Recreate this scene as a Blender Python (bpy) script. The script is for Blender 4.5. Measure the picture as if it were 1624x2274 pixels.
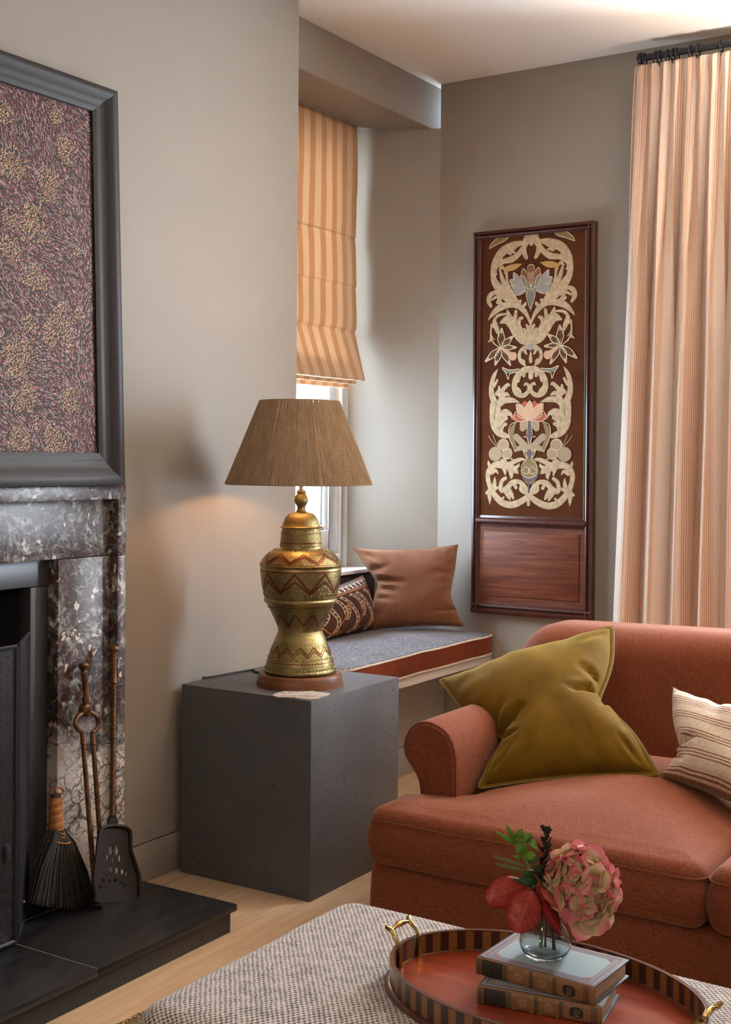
import bpy, bmesh, math, random
from mathutils import Vector, Matrix, noise
random.seed(7)
for o in list(bpy.data.objects): bpy.data.objects.remove(o)
scene = bpy.context.scene
COL = scene.collection
PI = math.pi

# ------------------------------------------------------------------ camera
FPX, YAW, PITCH, ROLL, CZ, SHY, SHX = 2822.45, .5655, -.0061, -.0075, 1.21209, -101.02, 1.13
_c, _s = math.cos(YAW), math.sin(YAW)
_F = Vector((_c, _s, 0)); _R = Vector((_s, -_c, 0)); _U = Vector((0, 0, 1))
_cp, _sp = math.cos(PITCH), math.sin(PITCH)
_F, _U = _F*_cp + _U*_sp, -_F*_sp + _U*_cp
_cr, _sr = math.cos(ROLL), math.sin(ROLL)
_R, _U = _R*_cr - _U*_sr, _R*_sr + _U*_cr
CAMO = Vector((0, 0, CZ))
cd = bpy.data.cameras.new('camera'); cam = bpy.data.objects.new('camera', cd); COL.objects.link(cam)
cd.sensor_fit = 'VERTICAL'; cd.sensor_height = 36; cd.lens = 36*FPX/2274
cd.shift_y = SHY/2274; cd.shift_x = -SHX/2274; cd.clip_start = .05
m3 = Matrix((_R, _U, -_F)).transposed()
cam.matrix_world = Matrix.Translation(CAMO) @ m3.to_4x4()
scene.camera = cam

# ------------------------------------------------------------------ world, lights, exposure
scene.view_settings.view_transform = 'Standard'; scene.view_settings.look = 'None'
scene.view_settings.gamma = 1; scene.view_settings.use_curve_mapping = False
scene.view_settings.exposure = 1.3
w = bpy.data.worlds.new('sky'); scene.world = w; w.use_nodes = True
bg = w.node_tree.nodes['Background']; bg.inputs[0].default_value = (.68, .83, 1.0, 1); bg.inputs[1].default_value = 12.5
def area(name, loc, rot, sx, sy, energy=0, col=(1, 1, 1), portal=False):
    l = bpy.data.lights.new(name, 'AREA'); l.shape = 'RECTANGLE'; l.size = sx; l.size_y = sy; l.energy = energy; l.color = col
    if portal: l.cycles.is_portal = True
    o = bpy.data.objects.new(name, l); o.location = loc; o.rotation_euler = rot; COL.objects.link(o); return o
# openings: right wall window, alcove window
area('daylight_right', (4.575, .75, 1.62), (0, PI/2, 0), 1.25, .30, 16.5, (.90, .96, 1.0))
area('portal_alcove', (3.92, 2.93, 1.66), (-PI/2, 0, 0), .80, 1.70, portal=True)
def fill_light(name, loc, energy, col, r):
    l = bpy.data.lights.new(name, 'POINT'); l.energy = energy; l.color = col; l.shadow_soft_size = r
    o = bpy.data.objects.new(name, l); o.location = loc; COL.objects.link(o); return o
fill_light('room_fill_right', (3.2, -1.9, 1.60), 9, (1.0, .88, .77), .30)  # unseen warm fill added off to the right to balance the room light
fill_light('room_fill_left', (-.6, .8, 1.45), 17, (1.0, .86, .74), .20)  # weak unseen fill added beside the camera to lift surfaces facing it
ul = bpy.data.lights.new('uplighter', 'SPOT'); ul.energy = 205; ul.color = (1.0, .86, .74); ul.spot_size = math.radians(118); ul.spot_blend = .5; ul.shadow_soft_size = .12
uo = bpy.data.objects.new('uplighter', ul); uo.location = (3.85, .05, 1.55); uo.rotation_euler = (PI, 0, 0); COL.objects.link(uo)

# ------------------------------------------------------------------ helpers
def at(px, py, ax, val):
    """point of the place seen at a photo pixel, on the plane x=, y= or z=val"""
    r = _F + _R*((px-812-SHX)/FPX) - _U*((py-1137-SHY)/FPX)
    i = 'xyz'.index(ax); t = (val-CAMO[i])/r[i]
    return CAMO + r*t
class MB:
    def __init__(s): s.v = []; s.f = []; s.uv = []
    def add(s, v, f, uv=None):
        o = len(s.v); s.v += [tuple(p) for p in v]; s.f += [tuple(i+o for i in q) for q in f]
        s.uv += list(uv) if uv else [(p[0], p[1]) for p in v]
        return s
    def box(s, x0, x1, y0, y1, z0, z1):
        v = [(x, y, z) for x in (x0, x1) for y in (y0, y1) for z in (z0, z1)]
        return s.add(v, [(0, 1, 3, 2), (4, 6, 7, 5), (0, 4, 5, 1), (2, 3, 7, 6), (0, 2, 6, 4), (1, 5, 7, 3)])
    def prism(s, poly, z0, z1, ax='z'):
        n = len(poly)
        def mk(p, h): return {'z': (p[0], p[1], h), 'x': (h, p[0], p[1]), 'y': (p[0], h, p[1])}[ax]
        v = [mk(p, z0) for p in poly] + [mk(p, z1) for p in poly]
        f = [tuple(range(n))[::-1], tuple(range(n, 2*n))] + [(i, (i+1) % n, n+(i+1) % n, n+i) for i in range(n)]
        return s.add(v, f)
    def lathe(s, prof, c=(0, 0, 0), seg=48, cap=True, wob=None):
        n = len(prof); v = []; uv = []; f = []; L = 0
        for j, (r, z) in enumerate(prof):
            if j: L += math.hypot(r-prof[j-1][0], z-prof[j-1][1])
            for i in range(seg+1):
                a = 2*PI*i/seg; rr = r*(wob(a, z) if wob else 1)
                v.append((c[0]+rr*math.cos(a), c[1]+rr*math.sin(a), c[2]+z)); uv.append((i/seg, L))
        for j in range(n-1):
            for i in range(seg):
                a = j*(seg+1)+i; f.append((a, a+1, a+seg+2, a+seg+1))
        s.add(v, f, uv)
        if cap:
            for j in (0, n-1):
                if prof[j][0] > 1e-5:
                    r, z = prof[j]
                    s.add([(c[0]+r*math.cos(2*PI*i/seg), c[1]+r*math.sin(2*PI*i/seg), c[2]+z) for i in range(seg)], [tuple(range(seg))])
        return s
    def tube(s, pts, r, seg=8, closed=False, caps=True):
        pts = [Vector(p) for p in pts]; n = len(pts)
        rs = r if isinstance(r, (list, tuple)) else [r]*n
        v = []; uv = []; f = []; up = None; L = 0
        for i, p in enumerate(pts):
            a = pts[(i-1) % n] if (closed or i) else p; b = pts[(i+1) % n] if (closed or i < n-1) else p
            t = (b-a).normalized() if (b-a).length > 1e-9 else Vector((0, 0, 1))
            if up is None: up = t.orthogonal().normalized()
            up = (up - t*up.dot(t)); up = up.normalized() if up.length > 1e-6 else t.orthogonal().normalized()
            w_ = t.cross(up)
            if i: L += (p-pts[i-1]).length
            for k in range(seg):
                an = 2*PI*k/seg; v.append(p + (up*math.cos(an)+w_*math.sin(an))*rs[i]); uv.append((k/seg, L))
        for i in range(n if closed else n-1):
            for k in range(seg):
                a = i*seg+k; b = i*seg+(k+1) % seg; c = ((i+1) % n)*seg+(k+1) % seg; d = ((i+1) % n)*seg+k
                f.append((a, b, c, d))
        if caps and not closed: f += [tuple(range(seg))[::-1], tuple(range((n-1)*seg, n*seg))]
        return s.add(v, f, uv)
    def grid(s, fn, nu, nv, closeu=False):
        v = []; uv = []; f = []
        for j in range(nv+1):
            for i in range(nu+1):
                r = fn(i/nu, j/nv); 
                if isinstance(r, tuple) and len(r) == 2: v.append(tuple(r[0])); uv.append(r[1])
                else: v.append(tuple(r)); uv.append((i/nu, j/nv))
        for j in range(nv):
            for i in range(nu):
                a = j*(nu+1)+i; f.append((a, a+1, a+nu+2, a+nu+1))
        return s.add(v, f, uv)
    def build(s, name, mat, parent=None, smooth=True, bevel=0, seg=2, angle=40, weld=True, solid=0, sub=0):
        me = bpy.data.meshes.new(name); me.from_pydata(s.v, [], s.f); me.update()
        ul = me.uv_layers.new(name='UVMap')
        for l in me.loops: ul.data[l.index].uv = s.uv[l.vertex_index]
        bm = bmesh.new(); bm.from_mesh(me)
        if weld: bmesh.ops.remove_doubles(bm, verts=bm.verts, dist=1e-6)
        bmesh.ops.recalc_face_normals(bm, faces=bm.faces)
        if bevel:
            es = [e for e in bm.edges if len(e.link_faces) == 2 and e.calc_face_angle(0) > math.radians(30)]
            bmesh.ops.bevel(bm, geom=es, offset=bevel, segments=seg, profile=.5, affect='EDGES', clamp_overlap=True)
        bm.to_mesh(me); bm.free()
        if smooth:
            for p in me.polygons: p.use_smooth = True
            me.set_sharp_from_angle(angle=math.radians(angle))
        me.materials.append(mat)
        o = bpy.data.objects.new(name, me); COL.objects.link(o)
        if parent is not None: par(o, parent)
        if solid:
            md = o.modifiers.new('thick', 'SOLIDIFY'); md.thickness = solid; md.offset = 0
        if sub:
            md = o.modifiers.new('sub', 'SUBSURF'); md.levels = sub; md.render_levels = sub
        return o
def origin_of(p):
    v = Vector(p.location)
    return v + origin_of(p.parent) + p.matrix_parent_inverse.translation if p.parent else v
def par(o, p):
    o.parent = p; o.matrix_parent_inverse = Matrix.Translation(-origin_of(p))
def thing(name, label, cat, loc=(0, 0, 0), group=None):
    o = bpy.data.objects.new(name, None); o.empty_display_size = .05; o.location = loc; COL.objects.link(o)
    return tag(o, label, cat, group)
def tag(o, label, cat, group=None):
    o['label'] = label; o['category'] = cat
    if group: o['group'] = group
    return o
def struct(o): o['kind'] = 'structure'; return o
def cr(pts, n=8, closed=False):
    """Catmull-Rom through points of any dimension"""
    out = []; m = len(pts)
    rng = range(m) if closed else range(m-1)
    for i in rng:
        g = lambda k: pts[k % m] if closed else pts[max(0, min(m-1, k))]
        p0, p1, p2, p3 = g(i-1), g(i), g(i+1), g(i+2)
        for k in range(n):
            t = k/n
            out.append(tuple(.5*((2*b)+(-a+c)*t+(2*a-5*b+4*c-d)*t*t+(-a+3*b-3*c+d)*t**3) for a, b, c, d in zip(p0, p1, p2, p3)))
    if not closed: out.append(tuple(pts[-1]))
    return out
def smooth01(x): x = max(0, min(1, x)); return x*x*(3-2*x)
def nz(x, y=0, z=0): return noise.noise(Vector((x, y, z)))

# ------------------------------------------------------------------ materials
class NT:
    def __init__(s, name):
        s.m = bpy.data.materials.new(name); s.m.use_nodes = True; s.t = s.m.node_tree; s.t.nodes.clear()
        s.out = s.t.nodes.new('ShaderNodeOutputMaterial')
    def n(s, typ, ins=None, out=0, **pr):
        nd = s.t.nodes.new('ShaderNode'+typ)
        for k, v in pr.items(): setattr(nd, k, v)
        for k, v in (ins or {}).items():
            sk = nd.inputs[k]
            if isinstance(v, bpy.types.NodeSocket): s.t.links.new(v, sk)
            else:
                if sk.type == 'RGBA' and len(v) == 3: v = (*v, 1)
                sk.default_value = v
        return nd.outputs[out]
    def math(s, op, a, b=0.0, c=None):
        i = {0: a, 1: b}
        if c is not None: i[2] = c
        return s.n('Math', i, operation=op)
    def mix(s, f, a, b, blend='MIX'):
        return s.n('Mix', {0: f, 6: a, 7: b}, out=2, data_type='RGBA', blend_type=blend)
    def ramp(s, f, stops, interp='LINEAR'):
        nd = s.t.nodes.new('ShaderNodeValToRGB'); s.t.links.new(f, nd.inputs[0]); cr_ = nd.color_ramp; cr_.interpolation = interp
        while len(cr_.elements) > 1: cr_.elements.remove(cr_.elements[-1])
        for k, (p, c) in enumerate(stops):
            e = cr_.elements[0] if k == 0 else cr_.elements.new(p)
            e.position = p; c = c if hasattr(c, '__len__') else (c, c, c); e.color = (*c[:3], 1)
        return nd.outputs[0]
    def coord(s, kind='Object', scale=None, rot=None):
        c = s.n('TexCoord', out={'Generated': 0, 'UV': 2, 'Object': 3}[kind])
        if scale is not None or rot is not None:
            c = s.n('Mapping', {0: c, 3: scale or (1, 1, 1), 2: rot or (0, 0, 0)})
        return c
    def noise(s, co, scale, detail=3, rough=.5, dist=0, out=0):
        return s.n('TexNoise', {'Vector': co, 'Scale': scale, 'Detail': detail, 'Roughness': rough, 'Distortion': dist}, out=out)
    def vor(s, co, scale, feature='F1', out=0, rand=1.0):
        return s.n('TexVoronoi', {'Vector': co, 'Scale': scale, 'Randomness': rand}, out=out, feature=feature)
    def sep(s, co):
        nd = s.t.nodes.new('ShaderNodeSeparateXYZ'); s.t.links.new(co, nd.inputs[0]); return nd.outputs
    def comb(s, x, y, z=0.0): return s.n('CombineXYZ', {0: x, 1: y, 2: z})
    def bump(s, h, strength=.3, dist=.002, normal=None):
        i = {'Height': h, 'Strength': strength, 'Distance': dist}
        if normal is not None: i['Normal'] = normal
        return s.n('Bump', i)
    def bsdf(s, col, rough=.6, metal=0.0, normal=None, sheen=0, trans=0, coat=0, **kw):
        i = {'Base Color': col, 'Roughness': rough, 'Metallic': metal}
        if normal is not None: i['Normal'] = normal
        if sheen: i['Sheen Weight'] = sheen; i['Sheen Roughness'] = .4
        if trans: i['Transmission Weight'] = trans
        if coat: i['Coat Weight'] = coat; i['Coat Roughness'] = .12
        i.update(kw)
        return s.n('BsdfPrincipled', i)
    def done(s, sh): s.t.links.new(sh, s.out.inputs[0]); return s.m
MATS = {}
def M(name):
    if name not in MATS: MATS[name] = globals()['mat_'+name]()
    return MATS[name]
def plain(name, col, rough=.6, metal=0, **kw):
    t = NT(name); MATS[name] = t.done(t.bsdf(col, rough, metal, **kw)); return MATS[name]
def noisy(name, col, rough=.6, amp=.25, scale=30, metal=0, bump=.15, bscale=None, dist=.001, **kw):
    t = NT(name); co = t.coord()
    n = t.noise(co, scale, 4); c2 = tuple(min(1, x*(1+amp)) for x in col); c1 = tuple(x*(1-amp) for x in col)
    b = t.bump(t.noise(co, bscale or scale*3, 3), bump, dist)
    MATS[name] = t.done(t.bsdf(t.ramp(n, [(.3, c1), (.7, c2)]), rough, metal, normal=b, **kw)); return MATS[name]

def mat_wall():
    t = NT('wall_paint'); co = t.coord()
    n = t.noise(co, 1.6, 3)
    c = t.ramp(n, [(.3, (.284, .246, .208)), (.7, (.306, .266, .226))])
    return t.done(t.bsdf(c, .62, normal=t.bump(t.noise(co, 260, 2), .05, .001)))
def mat_oak():
    t = NT('oak_floor'); co = t.coord(); rnd = t.n('ObjectInfo', out=5)
    off = t.n('VectorMath', {0: co, 1: t.comb(t.math('MULTIPLY', rnd, 9.0), t.math('MULTIPLY', rnd, 5.0))}, operation='ADD')
    g = t.n('Mapping', {0: off, 3: (1.2, 14, 8)})
    n = t.noise(g, 3.2, 6, .6, .8)
    c = t.ramp(n, [(.25, (.46, .30, .17)), (.5, (.56, .38, .23)), (.75, (.64, .46, .29))])
    kn = t.ramp(t.noise(off, 3.1, 2, .5, .3), [(.68, 0), (.76, 1)])
    c = t.mix(t.math('MULTIPLY', kn, .35), c, (.16, .09, .05))
    v = t.math('ADD', t.math('MULTIPLY', rnd, .3), .84)
    c = t.mix(1.0, c, t.comb(v, v, v), 'MULTIPLY')
    return t.done(t.bsdf(c, .5, normal=t.bump(n, .12, .001)))
def mat_marble():
    t = NT('breccia_marble'); z = t.sep(t.coord())[2]; co = t.coord('Object', (1.7, 1.7, 1.7))
    w1 = t.n('VectorMath', {0: t.noise(co, 4.5, 4, .6, 0, 1), 'Scale': .16}, operation='SCALE')
    w2 = t.n('VectorMath', {0: t.noise(co, 28, 3, .6, 0, 1), 'Scale': .022}, operation='SCALE')
    wc = t.n('VectorMath', {0: t.n('VectorMath', {0: co, 1: w1}, operation='ADD'), 1: w2}, operation='ADD')
    big = t.noise(wc, 6.5, 7, .70, .6); fine = t.noise(wc, 30, 5, .7)
    cells = t.sep(t.vor(wc, 40, 'F1', 1)); edge = t.vor(wc, 40, 'DISTANCE_TO_EDGE', 0)
    v = t.math('ADD', t.math('MULTIPLY', big, .62), t.math('ADD', t.math('MULTIPLY', fine, .30), t.math('MULTIPLY', cells[0], .10)))
    up = t.ramp(v, [(.38, (.016, .009, .009)), (.48, (.060, .029, .027)), (.525, (.095, .072, .063)), (.56, (.17, .175, .155)), (.62, (.33, .32, .28)), (.70, (.54, .51, .44))])
    frag = t.ramp(cells[1], [(.70, 0), (.72, 1)], 'CONSTANT')
    up = t.mix(t.math('MULTIPLY', frag, t.ramp(edge, [(.05, 0), (.12, 1)])), up, t.ramp(cells[2], [(0, (.030, .016, .015)), (.55, (.055, .028, .026)), (.82, (.55, .48, .41))], 'CONSTANT'))
    vein = t.vor(wc, 16, 'DISTANCE_TO_EDGE', 0)
    up = t.mix(t.math('MULTIPLY', t.ramp(vein, [(0, 1), (.03, 0)]), t.ramp(fine, [(.4, 0), (.6, .8)])), up, (.44, .42, .37))
    e2 = t.vor(wc, 10, 'DISTANCE_TO_EDGE', 0); e3 = t.vor(t.n('Mapping', {0: wc, 1: (3, 1, 2), 3: (1, 1, 2.0)}), 18, 'DISTANCE_TO_EDGE', 0)
    veins = t.math('MAXIMUM', t.ramp(e2, [(0, 1), (.075, 0)]), t.ramp(e3, [(0, .95), (.07, 0)]))
    veins = t.math('MULTIPLY', veins, t.ramp(t.noise(wc, 6, 3), [(.40, .15), (.55, 1)]))
    lo = t.mix(veins, t.ramp(t.noise(wc, 7, 3), [(.3, (.62, .53, .48)), (.7, (.78, .72, .66))]), (.025, .024, .026))
    lo = t.mix(t.ramp(t.noise(t.n('Mapping', {0: wc, 3: (1, 1, 2.6)}), 3.4, 4, .6), [(.57, 0), (.63, 1)]), lo, (.030, .030, .030))
    f = t.ramp(t.math('ADD', z, t.math('MULTIPLY', t.math('SUBTRACT', big, .5), .25)), [(.40, 1), (.50, 0)])
    return t.done(t.bsdf(t.mix(f, up, lo), .38, **{'Specular IOR Level': .4}))
def mat_slate():
    t = NT('black_slate'); co = t.coord()
    n = t.noise(t.n('Mapping', {0: co, 3: (1, 2.2, 1)}), 6, 6, .65, 1.5)
    c = t.ramp(n, [(.3, (.007, .007, .0075)), (.62, (.012, .012, .013)), (.74, (.03, .03, .031))])
    return t.done(t.bsdf(c, t.ramp(n, [(.3, .28), (.7, .5)]), normal=t.bump(n, .08, .002)))
def mat_sofa():
    t = NT('rust_weave'); uv = t.coord('UV'); co = t.coord()
    u, v = t.sep(uv)[0], t.sep(uv)[1]
    a = t.math('SINE', t.math('MULTIPLY', u, 2*PI/.0047)); b = t.math('SINE', t.math('MULTIPLY', v, 2*PI/.0041))
    s = t.math('MULTIPLY', a, b)
    fl = t.noise(co, 300, 2, .6); st = t.noise(t.n('Mapping', {0: uv, 3: (30, 400, 1)}), 1, 3)
    h = t.math('ADD', t.math('MULTIPLY', s, .17), t.math('ADD', t.math('MULTIPLY', fl, .6), t.math('MULTIPLY', st, .3)))
    c = t.ramp(h, [(.25, (.12, .027, .010)), (.5, (.225, .060, .024)), (.72, (.39, .135, .065))])
    return t.done(t.bsdf(c, .85, normal=t.bump(h, .5, .0016), sheen=.20, **{'Sheen Tint': (1, .72, .56, 1), 'Specular IOR Level': .25}))
def mat_tweed():
    t = NT('chunky_tweed'); uv = t.coord('UV'); co = t.coord()
    wv = t.n('VectorMath', {0: uv, 1: t.n('VectorMath', {0: t.noise(co, 60, 2, .5, 0, 1), 'Scale': .0055}, operation='SCALE')}, operation='ADD')
    u, v = t.sep(wv)[0], t.sep(wv)[1]
    a = t.math('SINE', t.math('MULTIPLY', u, 2*PI/.0096)); b = t.math('SINE', t.math('MULTIPLY', v, 2*PI/.0118))
    s = t.math('MULTIPLY', a, b)
    tw = t.math('SINE', t.math('MULTIPLY', t.math('ADD', u, t.math('MULTIPLY', v, .6)), 2*PI/.0021))
    fl = t.noise(co, 330, 3, .7); big = t.noise(co, 45, 3, .6)
    h = t.math('ADD', t.math('ADD', t.math('MULTIPLY', s, .30), .5), t.math('ADD', t.math('MULTIPLY', t.math('SUBTRACT', fl, .5), .55), t.math('MULTIPLY', t.math('SUBTRACT', big, .5), .55)))
    h = t.math('ADD', h, t.math('MULTIPLY', tw, .05))
    c = t.ramp(h, [(.20, (.035, .026, .024)), (.36, (.12, .09, .078)), (.46, (.38, .32, .28)), (.72, (.64, .58, .52))])
    return t.done(t.bsdf(c, .92, normal=t.bump(h, .8, .003), sheen=.4))
def mat_felt():
    t = NT('grey_felt'); co = t.coord()
    n = t.noise(co, 105, 4, .8)
    c = t.ramp(n, [(.36, (.022, .018, .022)), (.5, (.072, .060, .068)), (.62, (.23, .20, .22))])
    return t.done(t.bsdf(c, .95, normal=t.bump(n, .5, .002), sheen=.3))
def velvet(name, col, edge, sh=.8):
    t = NT(name); co = t.coord()
    n = t.noise(co, 9, 4, .6, .6); n2 = t.noise(co, 300, 2)
    lw = t.n('LayerWeight', {'Blend': .38}, out=1)
    c = t.ramp(n, [(.3, tuple(x*.75 for x in col)), (.7, tuple(min(1, x*1.25) for x in col))])
    return t.done(t.bsdf(c, .85, normal=t.bump(n2, .12, .001), sheen=sh, **{'Specular IOR Level': .12, 'Sheen Tint': (*edge, 1)}))
def mat_olive(): return velvet('olive_velvet', (.125, .066, .003), (.95, .72, .20), .30)
def mat_redvelvet(): return velvet('rust_velvet', (.14, .026, .010), (1, .5, .3), .25)
def mat_brownvelvet():
    t = NT('brown_velvet'); co = t.coord()
    n = t.noise(co, 5, 4, .6, .6)
    c = t.ramp(n, [(.3, (.060, .017, .007)), (.7, (.095, .030, .011))])
    return t.done(t.bsdf(c, .9, **{'Specular IOR Level': .08}))
def mat_cord():
    t = NT('rust_corduroy'); uv = t.coord('UV'); co = t.coord()
    u = t.sep(uv)[0]
    a = t.math('SINE', t.math('MULTIPLY', u, 2*PI*84)); n = t.noise(co, 6, 3, .6)
    c = t.mix(t.ramp(a, [(.25, 0), (.8, 1)]), (.135, .040, .012), (.33, .125, .052))
    c = t.mix(t.math('MULTIPLY', n, .3), c, (.18, .055, .018))
    return t.done(t.bsdf(c, .8, normal=t.bump(a, .5, .002), sheen=.4, **{'Sheen Tint': (1, .7, .5, 1)}))
def mat_kilim():
    t = NT('kilim_ground'); co = t.coord()
    n = t.noise(co, 160, 3, .7); n2 = t.noise(co, 14, 2)
    c = t.ramp(n, [(.3, (.030, .010, .006)), (.6, (.085, .026, .012)), (.8, (.16, .05, .02))])
    c = t.mix(t.ramp(n2, [(.55, 0), (.65, .6)]), c, (.035, .022, .03))
    return t.done(t.bsdf(c, .95, normal=t.bump(n, .5, .002)))
def mat_stripecush():
    t = NT('striped_wool'); uv = t.coord('UV'); co = t.coord()
    u, v = t.sep(uv)[0], t.sep(uv)[1]
    vv = t.math('ADD', v, t.math('MULTIPLY', t.noise(t.n('Mapping', {0: uv, 3: (9, 30, 1)}), 1, 3), .006))
    lines = t.math('SINE', t.math('MULTIPLY', vv, 2*PI*31))
    group = t.math('SINE', t.math('MULTIPLY', vv, 2*PI*5.3))
    dash = t.noise(t.n('Mapping', {0: uv, 3: (95, 30, 1)}), 1, 3, .7)
    k = t.math('MULTIPLY', t.math('MULTIPLY', t.ramp(lines, [(.0, 0), (.35, 1)]), t.ramp(t.math('ADD', group, .5), [(.22, 0), (.42, 1)])), t.ramp(dash, [(.28, .25), (.48, 1)]))
    c = t.mix(k, t.ramp(t.noise(co, 130, 3), [(.3, (.50, .39, .27)), (.7, (.62, .51, .38))]), (.22, .070, .035))
    return t.done(t.bsdf(c, .9, normal=t.bump(t.math('ADD', dash, t.math('MULTIPLY', k, .6)), .35, .002), sheen=.3))
def striped_cloth(name, sub, transl):
    t = NT(name); uv = t.coord('UV'); u, v = t.sep(uv)[0], t.sep(uv)[1]
    wob = t.math('MULTIPLY', t.noise(t.n('Mapping', {0: uv, 3: (3, 9, 1)}), 1, 2), .004)
    uu = t.math('ADD', u, wob)
    if sub == 'curtain':
        ph = t.math('FRACT', t.math('DIVIDE', uu, .118))
        band = t.ramp(ph, [(0, 1), (.52, 1), (.54, 0), (1, 0)], 'CONSTANT')
        lines = t.math('SINE', t.math('MULTIPLY', uu, 2*PI/.0066))
        k = t.math('MULTIPLY', t.ramp(lines, [(.45, .0), (.72, 1)]), t.ramp(ph, [(0, .25), (.06, 1), (.48, 1), (.56, .06), (1, .06)]))
        tint = t.ramp(ph, [(0, 0), (.06, 1), (.48, 1), (.56, 0)])
        base = t.mix(tint, (.90, .76, .64), (.86, .65, .50))
        c = t.mix(k, base, (.52, .25, .145))
    else:
        ph = t.math('FRACT', t.math('DIVIDE', uu, .0745))
        k = t.ramp(ph, [(0, 0), (.04, 1), (.46, 1), (.52, 0)])
        fine = t.math('SINE', t.math('MULTIPLY', uu, 2*PI/.004))
        c = t.mix(k, (.72, .53, .36), t.ramp(fine, [(.2, (.58, .34, .18)), (.8, (.66, .43, .26))]))
    wv = t.noise(t.n('Mapping', {0: uv, 3: (700, 120, 1)}), 1, 2)
    c = t.mix(.10, c, t.comb(wv, wv, wv), 'OVERLAY')
    b = t.bump(wv, .2, .001)
    d = t.bsdf(c, .88, normal=b, sheen=.15)
    tr = t.n('BsdfTranslucent', {0: c})
    return t.done(t.n('MixShader', {0: transl, 1: d, 2: tr}))
def mat_curtain(): return striped_cloth('curtain_ticking', 'curtain', .30)
def mat_blind(): return striped_cloth('blind_linen', 'blind', .185)
def mat_mahog():
    t = NT('mahogany'); co = t.coord()
    n = t.noise(t.n('Mapping', {0: co, 3: (3, 2.0, 26)}), 2.2, 6, .6, .8)
    c = t.ramp(n, [(.25, (.065, .014, .006)), (.5, (.135, .036, .015)), (.75, (.215, .068, .030))])
    return t.done(t.bsdf(c, .55, normal=t.bump(n, .06, .001), **{'Specular IOR Level': .3}))
def mat_mahogdark():
    t = NT('mahogany_frame'); co = t.coord()
    n = t.noise(t.n('Mapping', {0: co, 3: (3, 24, 3)}), 2.2, 5, .6, .5)
    c = t.ramp(n, [(.25, (.040, .009, .006)), (.75, (.082, .022, .014))])
    return t.done(t.bsdf(c, .33, coat=.25))
def mat_traybed():
    t = NT('tray_mahogany'); co = t.coord()
    n = t.noise(t.n('Mapping', {0: co, 3: (16, 2, 3)}), 2.2, 6, .6, .9)
    c = t.ramp(n, [(.25, (.15, .016, .005)), (.5, (.26, .036, .010)), (.75, (.37, .068, .020))])
    return t.done(t.bsdf(c, .30, coat=.6))
def mat_basewood():
    t = NT('turned_wood'); co = t.coord()
    n = t.noise(t.n('Mapping', {0: co, 3: (3, 3, 40)}), 2.2, 5, .6, .6)
    c = t.ramp(n, [(.25, (.10, .032, .012)), (.75, (.22, .085, .035))])
    w_ = t.ramp(t.noise(co, 60, 3, .6), [(.70, 0), (.76, .6)])
    return t.done(t.bsdf(t.mix(w_, c, (.36, .23, .15)), .42, **{'Specular IOR Level': .35}))
def mat_brass():
    t = NT('engraved_brass'); uv = t.coord('UV'); co = t.coord()
    u, v = t.sep(uv)[0], t.sep(uv)[1]
    sc = t.vor(t.n('Mapping', {0: uv, 3: (100, 190, 1)}), 1, 'SMOOTH_F1', 0); sw = t.math('SINE', t.math('MULTIPLY', sc, 26))
    zz_ = t.math('DIVIDE', t.math('SUBTRACT', t.sep(co)[2], .55), .55)
    mk = t.ramp(zz_, [(0, 1), (.115, 1), (.12, 0), (.155, 1), (.17, 0), (.22, 1), (.25, 0), (.285, 1), (.30, .0), (.33, 1), (.42, 1), (.43, 0), (.475, 1), (.60, 1), (.61, .0), (.66, 1), (.70, .6), (.72, 0), (.76, 1), (.83, 1), (.84, 0), (.86, 1), (.92, 1)])
    teeth = t.math('MULTIPLY', t.math('SINE', t.math('MULTIPLY', u, 2*PI*64)), t.math('SINE', t.math('MULTIPLY', v, 2*PI/.026)))
    h = t.math('ADD', t.math('MULTIPLY', sw, t.math('MULTIPLY', mk, .28)), t.math('MULTIPLY', t.ramp(teeth, [(.5, 0), (.8, 1)]), .35))
    n = t.noise(co, 30, 5, .7)
    dirt = t.math('MULTIPLY', t.ramp(h, [(.15, 1), (.4, 0)]), t.math('MULTIPLY', mk, .55))
    c = t.ramp(n, [(.3, (.27, .20, .075)), (.7, (.45, .345, .15))])
    c = t.mix(dirt, c, (.085, .075, .03))
    c = t.mix(t.ramp(t.noise(co, 9, 4), [(.52, 0), (.7, .45)]), c, (.22, .19, .07))
    return t.done(t.bsdf(c, t.ramp(n, [(.3, .30), (.7, .46)]), .92, normal=t.bump(h, .45, .0014)))
def mat_string():
    t = NT('jute_string'); co = t.coord(); rnd = t.n('ObjectInfo', out=5)
    n = t.noise(co, 260, 3, .7); n2 = t.noise(t.n('Mapping', {0: co, 3: (60, 60, 3)}), 1, 3)
    c = t.ramp(t.math('ADD', t.math('MULTIPLY', n, .6), t.math('MULTIPLY', n2, .4)), [(.3, (.24, .155, .08)), (.5, (.37, .255, .145)), (.7, (.52, .385, .24))])
    d = t.bsdf(c, .9, normal=t.bump(n, .4, .001)); tr = t.n('BsdfTranslucent', {0: c})
    return t.done(t.n('MixShader', {0: .22, 1: d, 2: tr}))
def mat_concrete():
    t = NT('charcoal_stone'); co = t.coord()
    pits = t.noise(co, 105, 3, .75); big = t.noise(co, 5, 4, .6)
    p = t.math('MULTIPLY', t.ramp(pits, [(.585, 0), (.64, 1)]), t.ramp(big, [(.4, .2), (.6, 1)]))
    c = t.ramp(big, [(.3, (.080, .079, .081)), (.7, (.112, .110, .112))])
    c = t.mix(p, c, (.024, .022, .022))
    return t.done(t.bsdf(c, .40, normal=t.bump(t.math('MULTIPLY', p, -1.0), .6, .002), **{'Specular IOR Level': .4}))
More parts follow.
